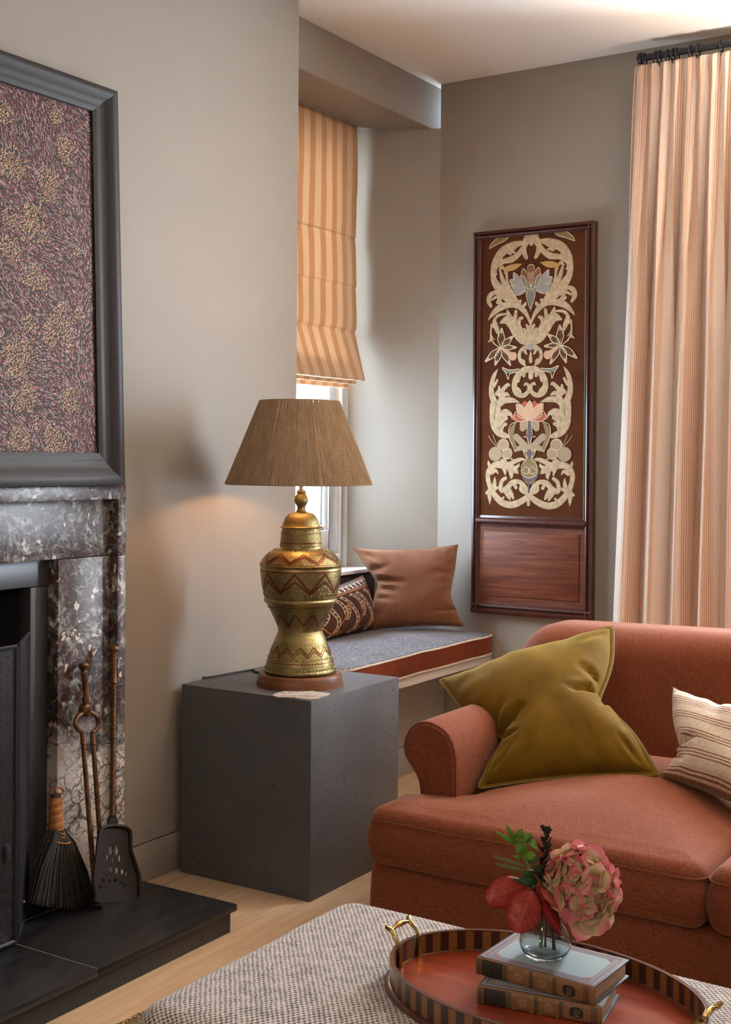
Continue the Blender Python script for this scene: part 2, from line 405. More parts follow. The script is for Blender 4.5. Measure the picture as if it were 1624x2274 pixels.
def mat_ebony():
    t = NT('black_wood_frame'); co = t.coord()
    n = t.noise(t.n('Mapping', {0: co, 3: (3, 3, 3)}), 60, 4, .6)
    c = t.ramp(n, [(.3, (.017, .014, .014)), (.7, (.034, .028, .028))])
    return t.done(t.bsdf(c, .5, normal=t.bump(n, .05, .0006), **{'Specular IOR Level': .35}))
def mat_canvas(): return noisy('painted_ground', (.022, .013, .014), .7, .3, 40)
def mat_wool(): return noisy('cream_applique', (.42, .30, .175), .85, .22, 70, bump=.3, bscale=220)
def mat_iron():
    t = NT('rusty_iron'); co = t.coord(); n = t.noise(co, 40, 4, .6)
    c = t.ramp(n, [(.3, (.06, .030, .015)), (.6, (.15, .065, .026)), (.8, (.10, .055, .035))])
    return t.done(t.bsdf(c, .5, .7, normal=t.bump(n, .15, .001)))
def mat_hydrangea():
    t = NT('hydrangea_petal'); uv = t.coord('UV'); co = t.coord(); rnd = t.n('ObjectInfo', out=5)
    v = t.sep(uv)[1]; n = t.noise(co, 55, 3)
    k = t.math('ADD', v, t.math('ADD', t.math('MULTIPLY', t.math('SUBTRACT', n, .5), .5), t.math('MULTIPLY', t.math('SUBTRACT', rnd, .5), .75)))
    c = t.ramp(k, [(.2, (.38, .37, .13)), (.46, (.58, .44, .24)), (.72, (.68, .36, .25)), (.98, (.66, .16, .18))])
    vein = t.math('SINE', t.math('MULTIPLY', t.sep(uv)[0], 60.0))
    d = t.bsdf(c, .6, normal=t.bump(vein, .1, .0006)); tr = t.n('BsdfTranslucent', {0: c})
    return t.done(t.n('MixShader', {0: .3, 1: d, 2: tr}))
def leafmat(name, c1, c2, vein, rough=.45, transl=.3):
    t = NT(name); uv = t.coord('UV'); co = t.coord(); u, v = t.sep(uv)[0], t.sep(uv)[1]
    au = t.math('ABSOLUTE', t.math('SUBTRACT', u, .5))
    mid = t.ramp(au, [(0, 1), (.022, 0)])
    sv = t.math('SINE', t.math('MULTIPLY', t.math('SUBTRACT', v, t.math('MULTIPLY', au, .55)), 2*PI*6.5))
    side = t.ramp(sv, [(.955, 0), (.995, .75)])
    net = t.ramp(t.vor(t.n('Mapping', {0: uv, 3: (16, 22, 1)}), 1, 'DISTANCE_TO_EDGE', 0), [(0, .3), (.05, 0)])
    n = t.noise(uv, 3.0, 4, .6)
    c = t.ramp(n, [(.35, c1), (.65, c2)])
    k = t.math('MAXIMUM', t.math('MAXIMUM', mid, side), net)
    c = t.mix(k, c, vein)
    d = t.bsdf(c, rough, normal=t.bump(k, -.3, .001)); tr = t.n('BsdfTranslucent', {0: c})
    return t.done(t.n('MixShader', {0: transl, 1: d, 2: tr}))
def mat_redleaf(): return leafmat('autumn_leaf', (.33, .016, .016), (.45, .045, .018), (.56, .15, .08), .42, .35)
def mat_darkredleaf(): return leafmat('crimson_leaf', (.20, .010, .012), (.33, .018, .016), (.42, .05, .04), .4, .3)
def mat_greenleaf(): return leafmat('fresh_leaf', (.09, .24, .015), (.17, .34, .03), (.30, .42, .10), .35, .35)
def mat_deepleaf(): return leafmat('deep_leaf', (.018, .055, .018), (.04, .09, .03), (.09, .15, .06), .3, .15)
def mat_strap(): return leafmat('olive_strap_leaf', (.10, .14, .03), (.16, .19, .05), (.2, .24, .08), .5, .2)
def mat_vaseglass():
    t = NT('smoky_bubble_glass'); co = t.coord()
    n = t.noise(co, 120, 3, .6); b = t.vor(co, 260, 'F1', 0)
    h = t.math('ADD', n, t.ramp(b, [(.12, 1), (.25, 0)]))
    return t.done(t.bsdf((.74, .78, .77), .04, normal=t.bump(h, .18, .001), trans=1.0, IOR=1.35))
def mat_mesh():
    t = NT('fire_screen_mesh'); uv = t.coord('UV'); u, v = t.sep(uv)[0], t.sep(uv)[1]
    a = t.math('SINE', t.math('MULTIPLY', u, 2*PI/.0044)); b = t.math('SINE', t.math('MULTIPLY', v, 2*PI/.0044))
    k = t.math('MAXIMUM', t.ramp(a, [(.55, 0), (.75, 1)]), t.ramp(b, [(.55, 0), (.75, 1)]))
    d = t.bsdf((.10, .10, .105), .45, .7); tr = t.n('BsdfTransparent', {0: (1, 1, 1)})
    return t.done(t.n('MixShader', {0: k, 1: tr, 2: d}))
def mat_bristle(): return noisy('broom_bristle', (.030, .021, .013), .7, .5, 90)
def mat_jute():
    t = NT('golden_jute'); uv = t.coord(); x, y = t.sep(uv)[0], t.sep(uv)[1]
    s = t.math('MULTIPLY', t.math('SINE', t.math('MULTIPLY', x, 2*PI/.008)), t.math('SINE', t.math('MULTIPLY', y, 2*PI/.008)))
    n = t.noise(uv, 160, 3)
    h = t.math('ADD', t.math('MULTIPLY', s, .3), n)
    return t.done(t.bsdf(t.ramp(h, [(.2, (.10, .055, .014)), (.5, (.24, .145, .05)), (.8, (.38, .25, .10))]), .9, normal=t.bump(h, .8, .003)))
plain('paint_gold', (.64, .43, .25), .6)
plain('paint_ochre', (.46, .20, .075), .6)
plain('paint_pink', (.48, .135, .145), .6)
plain('paint_red', (.30, .045, .035), .6)
plain('paint_white', (.66, .55, .50), .6)
plain('ceiling_paint', (.76, .70, .635), .8)
plain('white_wood', (.80, .78, .75), .45)
plain('seat_board', (.56, .50, .45), .5)
plain('black_iron', (.022, .022, .026), .5, .4)
plain('steel_insert', (.085, .085, .09), .42, .6)
plain('soot', (.006, .006, .006), .9)
plain('dark_brown', (.028, .018, .014), .9)
plain('cream_cord', (.55, .43, .32), .85)
plain('olive_cord', (.16, .105, .03), .8)
plain('copper_inlay', (.15, .042, .016), .42, .75)
plain('steel_rod', (.6, .58, .55), .3, 1)
plain('handle_brass', (.46, .30, .10), .24, 1)
plain('brass_line', (.16, .09, .03), .5, .6)
plain('flex', (.02, .02, .02), .5)
plain('gold_wool', (.40, .215, .065), .85)
plain('peach_wool', (.52, .30, .18), .85)
plain('red_wool', (.36, .075, .035), .85)
plain('greygreen_wool', (.17, .165, .115), .85)
plain('grey_wool', (.27, .24, .21), .85)
plain('tan_wool', (.32, .215, .125), .85)
plain('purple_wool', (.11, .075, .085), .85)
plain('brick_wool', (.20, .070, .025), .85)
plain('stitch', (.60, .46, .29), .85)
plain('olivebrown_wool', (.20, .13, .05), .85)
plain('inlay_light', (.19, .078, .017), .32, coat=.5)
plain('inlay_dark', (.030, .011, .008), .32, coat=.5)
plain('tray_edge', (.085, .022, .010), .3, coat=.5)
plain('book_blue', (.27, .355, .38), .7)
plain('book_border', (.30, .255, .275), .7)
plain('book_red', (.42, .20, .20), .6)
plain('book_edge', (.085, .095, .11), .6)
plain('book_tan', (.22, .105, .040), .6)
plain('book_gilt', (.37, .21, .085), .5)
plain('book_title', (.10, .065, .028), .5)
plain('book_black', (.018, .014, .012), .5)
plain('stem_brown', (.06, .045, .025), .6)
plain('stem_green', (.10, .16, .03), .5)
plain('plume', (.022, .012, .014), .85)
plain('petal_heart', (.20, .24, .08), .6)
plain('rope_orange', (.36, .135, .025), .8)
plain('kilim_cream', (.52, .40, .28), .9)
plain('kilim_orange', (.42, .11, .025), .9)
plain('kilim_gold', (.30, .15, .03), .9)
plain('outside_stone', (.46, .33, .27), .9)
plain('outside_dark', (.035, .05, .075), .5)
plain('leaf_metal', (.50, .44, .38), .55)
plain('grout', (.30, .22, .15), .9)
t_ = NT('paper'); n_ = t_.noise(t_.coord('Object', (30, 30, 1500)), 1, 2); MATS['paper'] = t_.done(t_.bsdf(t_.ramp(n_, [(.3, (.36, .25, .165)), (.7, (.52, .39, .28))]), .85))

# ================================================================== THE ROOM
XR, YC, YB, YW, ZC, XE = 4.5087, 2.4648, 2.5464, 2.836, 2.7298, 3.4473
SP0, SP1 = (XR, 2.515), (4.3305, 2.836)          # splayed reveal of the window alcove
floor = struct(MB().box(-1.7, 4.7, -2.7, 3.0, -.08, -.012).build('floor', M('oak'), smooth=False))
rw = .186; yy = -2.62; row = 0
while yy < YC:
    x = -1.65 - random.uniform(0, 1.2)
    while x < XR:
        L = random.choice((1.6, 1.9, 2.2)); x1 = min(x+L, XR)
        if row == 24 and x < 2.3 < x1: pass
        xa = max(x, -1.65)
        if x1-xa > .05: MB().box(xa+.0006, x1-.0006, yy+.0006, min(yy+rw, YC+.02)-.0006, -.014, 0).build('plank', M('oak'), floor, bevel=.0012, seg=1)
        x += L
    yy += rw; row += 1
struct(MB().box(-1.7, 4.7, -2.7, 3.0, ZC, ZC+.1).build('ceiling', M('ceiling_paint'), smooth=False))
# chimney breast with the fire opening; a shadow gap above the skirting
wl = MB()
for (xa, xb) in ((-1.7, 1.25), (2.345, XE)):
    wl.box(xa, xb, YC, 3.0, .1135, ZC); wl.box(xa, xb, YC+.012, 3.0, 0, .1135)
wl.box(1.25, 2.345, YC, 3.0, .96, ZC)
struct(wl.build('wall_left', M('wall'), smooth=False))
struct(MB().box(2.569, XE, YC-.003, YC+.012, 0, .1095).build('baseboard_left', M('wall'), bevel=.001))
# right wall with the curtained window opening
wr = MB(); wy0, wy1, wz0, wz1 = .50, 1.0, .38, 2.50
wr.box(XR, 4.66, -2.7, wy0, 0, ZC).box(XR, 4.66, wy1, 2.515, 0, ZC).box(XR, 4.66, wy0, wy1, 0, wz0).box(XR, 4.66, wy0, wy1, wz1, ZC)
struct(wr.build('wall_right', M('wall'), smooth=False))
w2 = struct(MB().box(4.60, 4.64, wy0, wy0+.05, wz0, wz1).box(4.60, 4.64, wy1-.05, wy1, wz0, wz1).box(4.60, 4.64, wy0+.05, wy1-.05, wz0, wz0+.06).box(4.60, 4.64, wy0+.05, wy1-.05, wz1-.06, wz1).build('window_2', M('white_wood'), bevel=.003))
# splayed alcove wall
struct(MB().prism([SP0, (4.66, 2.515), (4.66, 3.0), (SP1[0]+.0, 3.0), SP1], 0, 2.5515).build('wall_alcove', M('wall'), smooth=False))
wb = MB().box(XE, 4.40, YW+.02, 3.0, 0, .75).box(XE, 3.52, YW+.02, 3.0, .75, 2.5515)
struct(wb.build('wall_back', M('wall'), smooth=False))
wu = MB().box(XE, XR, 2.48, YW+.02, .1135, .412).box(XE, XR, 2.492, YW+.02, 0, .1135)
struct(wu.build('wall_bench', M('wall'), smooth=False))
struct(MB().box(XE, XR, 2.477, 2.492, 0, .1095).build('baseboard_back', M('wall'), bevel=.001))
struct(MB().box(XE, XR+.15, YB, 3.0, 2.5515, ZC).build('trim_1', M('wall'), smooth=False))        # downstand beam over the alcove
struct(MB().box(-1.75, -1.7, -2.7, 3.0, 0, ZC).build('wall_behind', M('wall'), smooth=False))
struct(MB().box(-1.7, 4.66, -2.75, -2.7, 0, ZC).build('wall_front', M('wall'), smooth=False))
# window sill
struct(MB().prism([(XE, 2.72), (4.394, 2.72), (4.3305, 2.836), (4.3305, 2.90), (XE, 2.90)], .757, .772).build('trim_2', M('white_wood'), bevel=.0025))
# alcove window: frame, opening sash, glazing bar, pane
win = struct(MB().box(3.52, 3.565, YW, YW+.07, .772, 2.5515).box(4.288, 4.3305, YW, YW+.07, .772, 2.5515).box(3.565, 4.288, YW, YW+.07, .772, .83).box(3.565, 4.288, YW, YW+.07, 2.50, 2.5515).build('window_1', M('white_wood'), bevel=.003))
sash = MB()
sash.box(3.567, 3.62, YW+.016, YW+.06, .832, 2.498).box(4.222, 4.286, YW+.016, YW+.06, .832, 2.498).box(3.62, 4.222, YW+.016, YW+.06, .832, .925).box(3.62, 4.222, YW+.016, YW+.06, 2.43, 2.498)
sash.build('sash', M('white_wood'), win, bevel=.004)
MB().box(3.62, 4.222, YW+.022, YW+.052, 1.80, 1.835).build('glazing_bar', M('white_wood'), win, bevel=.003)
MB().box(4.203, 4.222, YW+.028, YW+.05, .925, 2.43).box(3.62, 4.203, YW+.028, YW+.05, .925, .944).build('glazing_bead', M('white_wood'), win, bevel=.003)
tg = NT('window_glass'); gl = tg.n('BsdfGlossy', {0: (1, 1, 1), 1: .02}); tp = tg.n('BsdfTransparent', {0: (.96, .98, .98)})
MATS['pane'] = tg.done(tg.n('MixShader', {0: .05, 1: tp, 2: gl}))
MB().box(3.60, 4.24, YW+.036, YW+.040, .90, 2.45).build('pane', M('pane'), win, smooth=False)
# neighbouring house seen through the gap under the blind
nb = thing('neighbouring_house', 'pale stone pier and dark blue-grey window post outside the alcove window', 'building', (5.0, 4.2, -.5))
xa, xb, xc = at(686, 1100, 'y', 4.2).x, at(696, 1100, 'y', 4.2).x, at(722, 1100, 'y', 4.2).x
z = -.5; k = 0
while z < 3.2:
    h = .30 if k % 2 else .26
    MB().box(xa-.03*(k % 2), xb, 4.2, 4.6, z, z+h-.008).build('stone_block', M('outside_stone'), nb, bevel=.006)
    z += h; k += 1
MB().box(xb+.005, xc, 4.22, 4.34, -.5, 3.2).build('window_post', M('outside_dark'), nb, bevel=.01)
MB().box(xb+.045, xb+.05, 4.215, 4.22, -.5, 3.2).build('post_groove', M('black_iron'), nb, smooth=False)

# ================================================================== FIREPLACE
HZ, HX, HY = .0711, 2.5669, 2.0094
hearth = thing('hearth', 'black slate hearth slab stepped on a plinth in front of the fireplace', 'hearth', (1.9, 2.25, 0))
xj = 2.072
for (a, b) in ((1.0, xj-.0012), (xj+.0012, HX)):
    MB().box(a, b, HY, 2.47, HZ-.017, HZ).build('slab', M('slate'), hearth, bevel=.0016)
MB().box(1.0, HX-.012, HY+.012, 2.47, 0, HZ-.017).build('plinth', M('slate'), hearth, bevel=.001)
MB().box(xj-.0012, xj+.0012, HY+.004, 2.36, HZ-.012, HZ-.001).build('joint', M('grout'), hearth, smooth=False)
MB().box(2.16, 2.335, 2.3700, 2.3725, HZ-.002, HZ+.0004).build('joint', M('grout'), hearth, smooth=False)
fp = thing('fireplace_surround', 'veined purple and white marble fireplace surround with flat mantel shelf', 'fireplace', (1.9, 2.44, HZ))
FY = 2.40; MX = 2.567; BW = .031; ZM = 1.1358
MB().box(1.02, MX, FY, YC, ZM-.0375, ZM).build('mantel_shelf', M('marble'), fp, bevel=.0015)
MB().box(MX-BW, MX, FY, YC, .9475, ZM-.0375).build('edge_slip', M('marble'), fp, bevel=.0012)
MB().box(MX-BW, MX, FY, YC, HZ, .9455).build('edge_slip', M('marble'), fp, bevel=.0012)
MB().box(1.05, MX-BW, FY+.026, YC, .9475, ZM-.0375).build('lintel', M('marble'), fp, bevel=.0008)
MB().box(2.3445, MX-BW, FY+.026, YC+.03, HZ, .9455).build('jamb', M('marble'), fp, bevel=.0015)
MB().box(1.05, 1.26, FY+.026, YC+.03, HZ, .9455).build('jamb', M('marble'), fp, bevel=.0015)
ins = thing('fireplace_insert', 'grey steel fireplace insert framing the black firebox', 'fireplace insert', (1.8, 2.5, HZ))
MB().box(2.283, 2.3435, 2.462, 2.50, HZ, .876).build('post', M('steel_insert'), ins, bevel=.002)
MB().box(1.26, 1.32, 2.462, 2.50, HZ, .876).build('post', M('steel_insert'), ins, bevel=.002)
MB().box(1.26, 2.3435, 2.458, 2.50, .878, .9465).build('header', M('steel_insert'), ins, bevel=.002)
fbx = MB().box(1.3, 2.30, 2.90, 2.92, HZ, .96).box(1.3, 1.31, 2.5, 2.9, HZ, .96).box(2.29, 2.30, 2.5, 2.9, HZ, .96).box(1.3, 2.3, 2.5, 2.92, .95, .96).box(1.3, 2.3, 2.5, 2.92, HZ-.02, HZ)
fbx.build('firebox', M('soot'), ins, smooth=False)
# folding mesh screen
scr = thing('fire_screen', 'black folding fire screen of fine wire mesh standing on the hearth', 'fire screen', (1.8, 2.27, HZ))
A = at(33, 2098, 'z', HZ); B = at(60, 2022, 'z', HZ); zt = .768
def screen_panel(p, q, nm='panel'):
    p, q = Vector((p.x, p.y, 0)), Vector((q.x, q.y, 0)); d = (q-p); Ln = d.length; d.normalize(); pr = .0055
    fr = MB()
    fr.tube([p+Vector((0, 0, HZ+.004)), p+Vector((0, 0, zt))], pr, 6).tube([q+Vector((0, 0, HZ+.004)), q+Vector((0, 0, zt))], pr, 6)
    fr.tube([p+Vector((0, 0, HZ+.008)), q+Vector((0, 0, HZ+.008))], pr, 6).tube([p+Vector((0, 0, zt)), q+Vector((0, 0, zt))], pr, 6)
    o = fr.build(nm, M('black_iron'), scr)
    MB().add([p+Vector((0, 0, HZ+.008)), q+Vector((0, 0, HZ+.008)), q+Vector((0, 0, zt)), p+Vector((0, 0, zt))], [(0, 1, 2, 3)], [(0, 0), (Ln, 0), (Ln, zt), (0, zt)]).build('mesh', M('mesh'), o, smooth=False)
screen_panel(A+Vector((.012, .006, 0)), B)
screen_panel(Vector((1.42, A.y-.004, 0)), A)
screen_panel(Vector((1.405, A.y+.002, 0)), Vector((1.24, B.y, 0)))
MB().box(2.03, 2.045, A.y-.006, A.y+.008, HZ+.2, HZ+.24).build('hinge', M('black_iron'), scr, bevel=.001)

# companion set leaning on the jamb -------------------------------------------------
def twist_rod(pts, r, turns, seg=8):
    """rope-twisted iron rod"""
    m = MB(); pts = [Vector(p) for p in pts]; n = 150; k = 10
    a, b = pts[0], pts[-1]; ax = (b-a).normalized(); u = ax.orthogonal().normalized(); w_ = ax.cross(u)
    def fn(i, j):
        p = a.lerp(b, j); an = 2*PI*i
        rr = r*(1+.13*math.cos(3*(an - turns*2*PI*j)))
        return p + (u*math.cos(an)+w_*math.sin(an))*rr
    m.grid(fn, 14, n); return m
TY = 2.385
tongs = thing('fire_tongs', 'rusty iron fire tongs with twisted legs leaning on the marble jamb', 'tongs', at(205, 2005, 'z', HZ))
def tp(px, py, y=TY): return at(px, py, 'y', y)
def lean(px, py, yt, yb, pt, pb):          # depth runs from the wall at the top to the hearth at the foot
    f = (py-pt)/(pb-pt); return at(px, py, 'y', yt+(yb-yt)*f)
tl = lambda x, y: lean(x, y, 2.405, at(218, 2009, 'z', HZ).y, 1470, 2009)
k1 = tl(186, 1482); k2 = tl(194, 1558)
MB().tube([tl(186, 1471), tl(186, 1474), tl(186, 1479), tl(186, 1484), tl(187, 1488), tl(187, 1491)], [.004, .012, .0145, .012, .007, .0085], 12).build('knob', M('iron'), tongs)
MB().tube([tl(187, 1491), tl(187, 1497), tl(188, 1500), tl(192, 1545), tl(192, 1548), tl(193, 1560)], [.009, .0095, .0075, .0085, .012, .0125], 12).build('grip', M('iron'), tongs)
pv = tl(191, 1577); vy = Vector((0, -1, 0))
MB().tube([pv+vy*.012, pv+vy*.006, pv-vy*.010], [.010, .0165, .0175], 16).tube([pv+vy*.017, pv+vy*.008], [.004, .008], 10).build('pivot', M('iron'), tongs)
for sx, leg in ((-1, [(184, 1583), (172, 1592), (167, 1606), (172, 1618), (182, 1626)]), (1, [(200, 1580), (213, 1590), (219, 1606), (214, 1620), (206, 1628)])):
    p = cr([tuple(tl(*q)) for q in leg], 6)
    h = MB().tube(p, .0058, 8)
    x0 = leg[-1][0]; dx = 2 if sx < 0 else 0
    h.tube([tl(x0+dx, leg[-1][1]), tl(x0+dx+1, 1648), tl(x0+dx+1, 1652)], [.0075, .0078, .0088], 10)
    lg = h.build('shoulder', M('iron'), tongs)
    end = (206, 1920) if sx < 0 else (225, 1900)
    twist_rod([tl(x0+dx+1, 1650), tl(*end)], .0062, 16).build('leg', M('iron'), tongs)
    MB().tube([tl(end[0], end[1]-4), tl(end[0]+4, end[1]+40), tl(216, 1992)], [.0065, .007, .007], 8).tube([tl(215, 1985), tl(217, 1990), tl(218, 1998), tl(218, 2006)], [.006, .0125, .0135, .006], 10).build('foot', M('iron'), tongs)
shov = thing('fire_shovel', 'dark iron fire shovel with pierced blade and twisted shaft against the marble', 'shovel', at(262, 1985, 'z', HZ))
sl = lambda x, y: lean(x, y, 2.390, at(262, 2010, 'z', HZ).y, 1432, 2010)
MB().tube([sl(253, 1433), sl(253, 1437), sl(253, 1443), sl(253, 1450), sl(253, 1459), sl(253, 1462), sl(253, 1466), sl(253, 1512), sl(253, 1517), sl(253, 1520)], [.004, .012, .0135, .008, .0085, .009, .0075, .0078, .0092, .007], 12).build('grip', M('iron'), shov)
twist_rod([sl(253, 1518), sl(250, 1812)], .0068, 20).build('shaft', M('iron'), shov)
skt = [(250, 1808), (244, 1817), (241, 1834), (262, 1834), (261, 1817), (256, 1808)]
def flat(pts, fn, th, holes=()):
    """sheet cut to a traced outline with openings, standing in the place, th thick"""
    bm = bmesh.new(); loops = [pts]+list(holes); es = []
    for lp in loops:
        vs = [bm.verts.new(fn(*p)) for p in lp]
        es += [bm.edges.new((vs[i], vs[(i+1) % len(vs)])) for i in range(len(vs))]
    bmesh.ops.triangle_fill(bm, edges=es, use_beauty=True)
    bmesh.ops.recalc_face_normals(bm, faces=bm.faces)
    r = bmesh.ops.extrude_face_region(bm, geom=bm.faces[:])
    d = Vector(th) if hasattr(th, '__len__') else Vector((0, th, 0))
    for g in r['geom']:
        if isinstance(g, bmesh.types.BMVert): g.co += d
    m = MB(); bm.verts.index_update(); m.add([v.co[:] for v in bm.verts], [[v.index for v in f.verts] for f in bm.faces]); bm.free(); return m
plain('shovel_iron', (.022, .014, .009), .6, .4)
flat(skt, sl, .006).build('socket', M('shovel_iron'), shov, smooth=False)
blade = cr([(234, 1834), (268, 1834), (283, 1840), (288, 1852), (289, 1885), (298, 1915), (307, 1945), (308, 1975), (305, 2000), (262, 2003), (215, 2003), (210, 1985), (206, 1950), (212, 1900), (219, 1850)], 4, True)
holes = []
for (cx, cy, a_, b_) in ((246, 1889, 5, 11), (259, 1889, 4.5, 11), (239, 1904, 3, 7), (266, 1906, 3, 8), (252, 1910, 2.5, 9), (247, 1932, 6, 6), (258, 1934, 6, 7), (236, 1938, 3.5, 8), (272, 1938, 4, 8), (281, 1942, 3, 7), (229, 1955, 4, 5), (242, 1956, 3.5, 4), (256, 1955, 4, 4), (270, 1960, 5, 4), (276, 1966, 4, 5), (222, 1970, 3.5, 5), (236, 1972, 4, 4)):
    holes.append([(cx+a_*math.cos(2*PI*i/9), cy+b_*math.sin(2*PI*i/9)) for i in range(9)])
flat(blade, sl, .0025, holes).build('blade', M('shovel_iron'), shov, smooth=False)
rimp = [tuple(sl(*p)) for p in blade if p[1] < 2000]
k0 = min(range(len(blade)), key=lambda i: -blade[i][1])
seq = [sl(*p)-Vector((0, .004, 0)) for p in (blade[k0:]+blade[:k0]) if p[1] < 1999]
MB().tube(seq, .0042, 6).build('rim', M('shovel_iron'), shov)
broom = thing('hearth_broom', 'small hand broom of dark bristles with cord-bound handle on the hearth', 'broom', at(135, 2010, 'z', HZ))
bl = lambda x, y: lean(x, y, 2.405, 2.335, 1765, 2015)
ring = [bl(131+9*math.cos(a), 1757+8*math.sin(a)) for a in [2*PI*i/20 for i in range(20)]]
MB().tube(ring, .0028, 6, True).tube([p+Vector((0, -.004, .002)) for p in ring[:14]], .0025, 6).build('hanging_loop', M('rope_orange'), broom)
MB().tube([bl(123, 1763), bl(124, 1790), bl(125, 1840)], [.013, .0145, .018], 14).build('handle', M('bristle'), broom)
wr_ = MB()
for i in range(27):
    y = 1771+i*2.65; f = i/26; c = bl(123+f*2.2, y); r = .0145+.0035*f
    wr_.tube([c+Vector((r*math.cos(a), r*math.sin(a), .0011*math.sin(a+i))) for a in [2*PI*j/16 for j in range(16)]], .0018, 5, True)
wr_.build('cord_binding', M('rope_orange'), broom)
bd = MB(); r_ = random.Random(3)
for i in range(620):
    f = r_.uniform(-1, 1); dpt = r_.uniform(-1, 1); g = r_.uniform(-.02, .02)
    x1 = 137+f*70 + r_.uniform(-3, 3); yb = 2012 - 9*f*f + r_.uniform(-9, 5) + (4 if f > 0 else -2)*abs(f)
    p0 = bl(126+f*8, 1836) + Vector((0, dpt*.012, 0)); p1 = bl(129+f*26, 1868) + Vector((0, dpt*.022, 0)); p2 = bl(x1, yb) + Vector((0, dpt*.026*(1-.5*abs(f)), 0))
    pm = p1.lerp(p2, .5) + Vector((f*.006, 0, .004))
    p2.z = max(p2.z, HZ+.0015)
    bd.tube([p0, p1, pm, p2], [.0012, .0016, .0018, .0011], 3, caps=False)
bo = bd.build('bristles', M('bristle'), broom); bo['kind'] = 'stuff'
MB().prism([(0, 0), (1, 0)], 0, 1) if False else None
for yy_, wx in ((1868, 24), (1849, 6), (1856, 6)):
    MB().tube([bl(129+wx*math.sin(t), yy_+1.6*math.cos(t*3))+Vector((0, -.026*math.cos(t)*(wx/24 if wx > 10 else .75), 0)) for t in [-PI/2+PI*i/16 for i in range(17)]], .0022, 6).build('stitching', M('rope_orange'), broom)

# ================================================================== PICTURE ON THE MANTEL
pic = thing('framed_painting', 'dotted pink and gold abstract painting in a wide black frame on the mantel', 'painting', (1.9, 2.42, ZM))
px0, px1, pz0, pz1, fw = 1.32, 2.543, ZM+.001, 2.2005, .077
def lp(x, z, d): return (x, 2.412+(z-pz0)*.034-d, z)             # d: proud of the back plane
prof = [(0, 0), (0, .030), (.010, .034), (.022, .030), (.036, .020), (.050, .014), (.060, .0155), (.070, .012), (.077, .010), (.077, 0)]
def rail(c0, c1, i0, i1):
    m = MB(); v = []
    for (o, i) in ((c0, i0), (c1, i1)):
        for (t, d) in prof:
            f = t/fw; v.append(lp(o[0]+(i[0]-o[0])*f, o[1]+(i[1]-o[1])*f, d))
    n = len(prof); f = [(k, (k+1) % n, n+(k+1) % n, n+k) for k in range(n)] + [tuple(range(n)), tuple(range(n, 2*n))]
    return m.add(v, f)
oc = [(px0, pz0), (px1, pz0), (px1, pz1), (px0, pz1)]; ic = [(px0+fw, pz0+.085), (px1-fw, pz0+.085), (px1-fw, pz1-.068), (px0+fw, pz1-.068)]
for k in range(4): rail(oc[k], oc[(k+1) % 4], ic[k], ic[(k+1) % 4]).build('frame_rail', M('ebony'), pic, angle=50)
q = [lp(x, z, .003) for x, z in ((px0+.06, pz0+.06), (px1-.06, pz0+.06), (px1-.06, pz1-.05), (px0+.06, pz1-.05))] + [lp(x, z, -.001) for x, z in ((px0+.06, pz0+.06), (px1-.06, pz0+.06), (px1-.06, pz1-.05), (px0+.06, pz1-.05))]
MB().add(q, [(0, 1, 2, 3), (7, 6, 5, 4), (0, 4, 5, 1), (1, 5, 6, 2), (2, 6, 7, 3), (3, 7, 4, 0)]).build('canvas', M('canvas'), pic, smooth=False)
gc = [at(x_, y_, 'y', 2.43) for x_, y_ in ((150, 335), (110, 415), (25, 365), (60, 495), (20, 560), (75, 620), (130, 735), (30, 800), (150, 890), (45, 880), (110, 980), (30, 975), (175, 700), (20, 260), (130, 250), (95, 530), (170, 560), (60, 720))]
gr_ = [.030, .034, .036, .045, .03, .032, .045, .05, .03, .035, .035, .03, .016, .02, .02, .02, .014, .02]
for k_ in range(17):
    gc.append(Vector((random.uniform(px0+fw, 2.08), 2.43, random.uniform(1.25, 2.1)))); gr_.append(random.uniform(.02, .045))
pb_ = {k: MB() for k in ('paint_gold', 'paint_ochre', 'paint_pink', 'paint_red', 'paint_white')}; rq = random.Random(21)
ix0, ix1, iz0, iz1 = px0+fw+.002, px1-fw-.002, pz0+.086, pz1-.07
def dot(k, x, z, r, sx=1.0, an=0.0):
    c, s = math.cos(an), math.sin(an)
    pb_[k].add([lp(x+(a*sx*c-b*s)*r, z+(a*sx*s+b*c)*r, .0034) for a, b in ((1, 0), (.5, .85), (-.5, .85), (-1, 0), (-.5, -.85), (.5, -.85))], [(0, 1, 2, 3, 4, 5)])
sp_ = .0052; zz0 = iz0
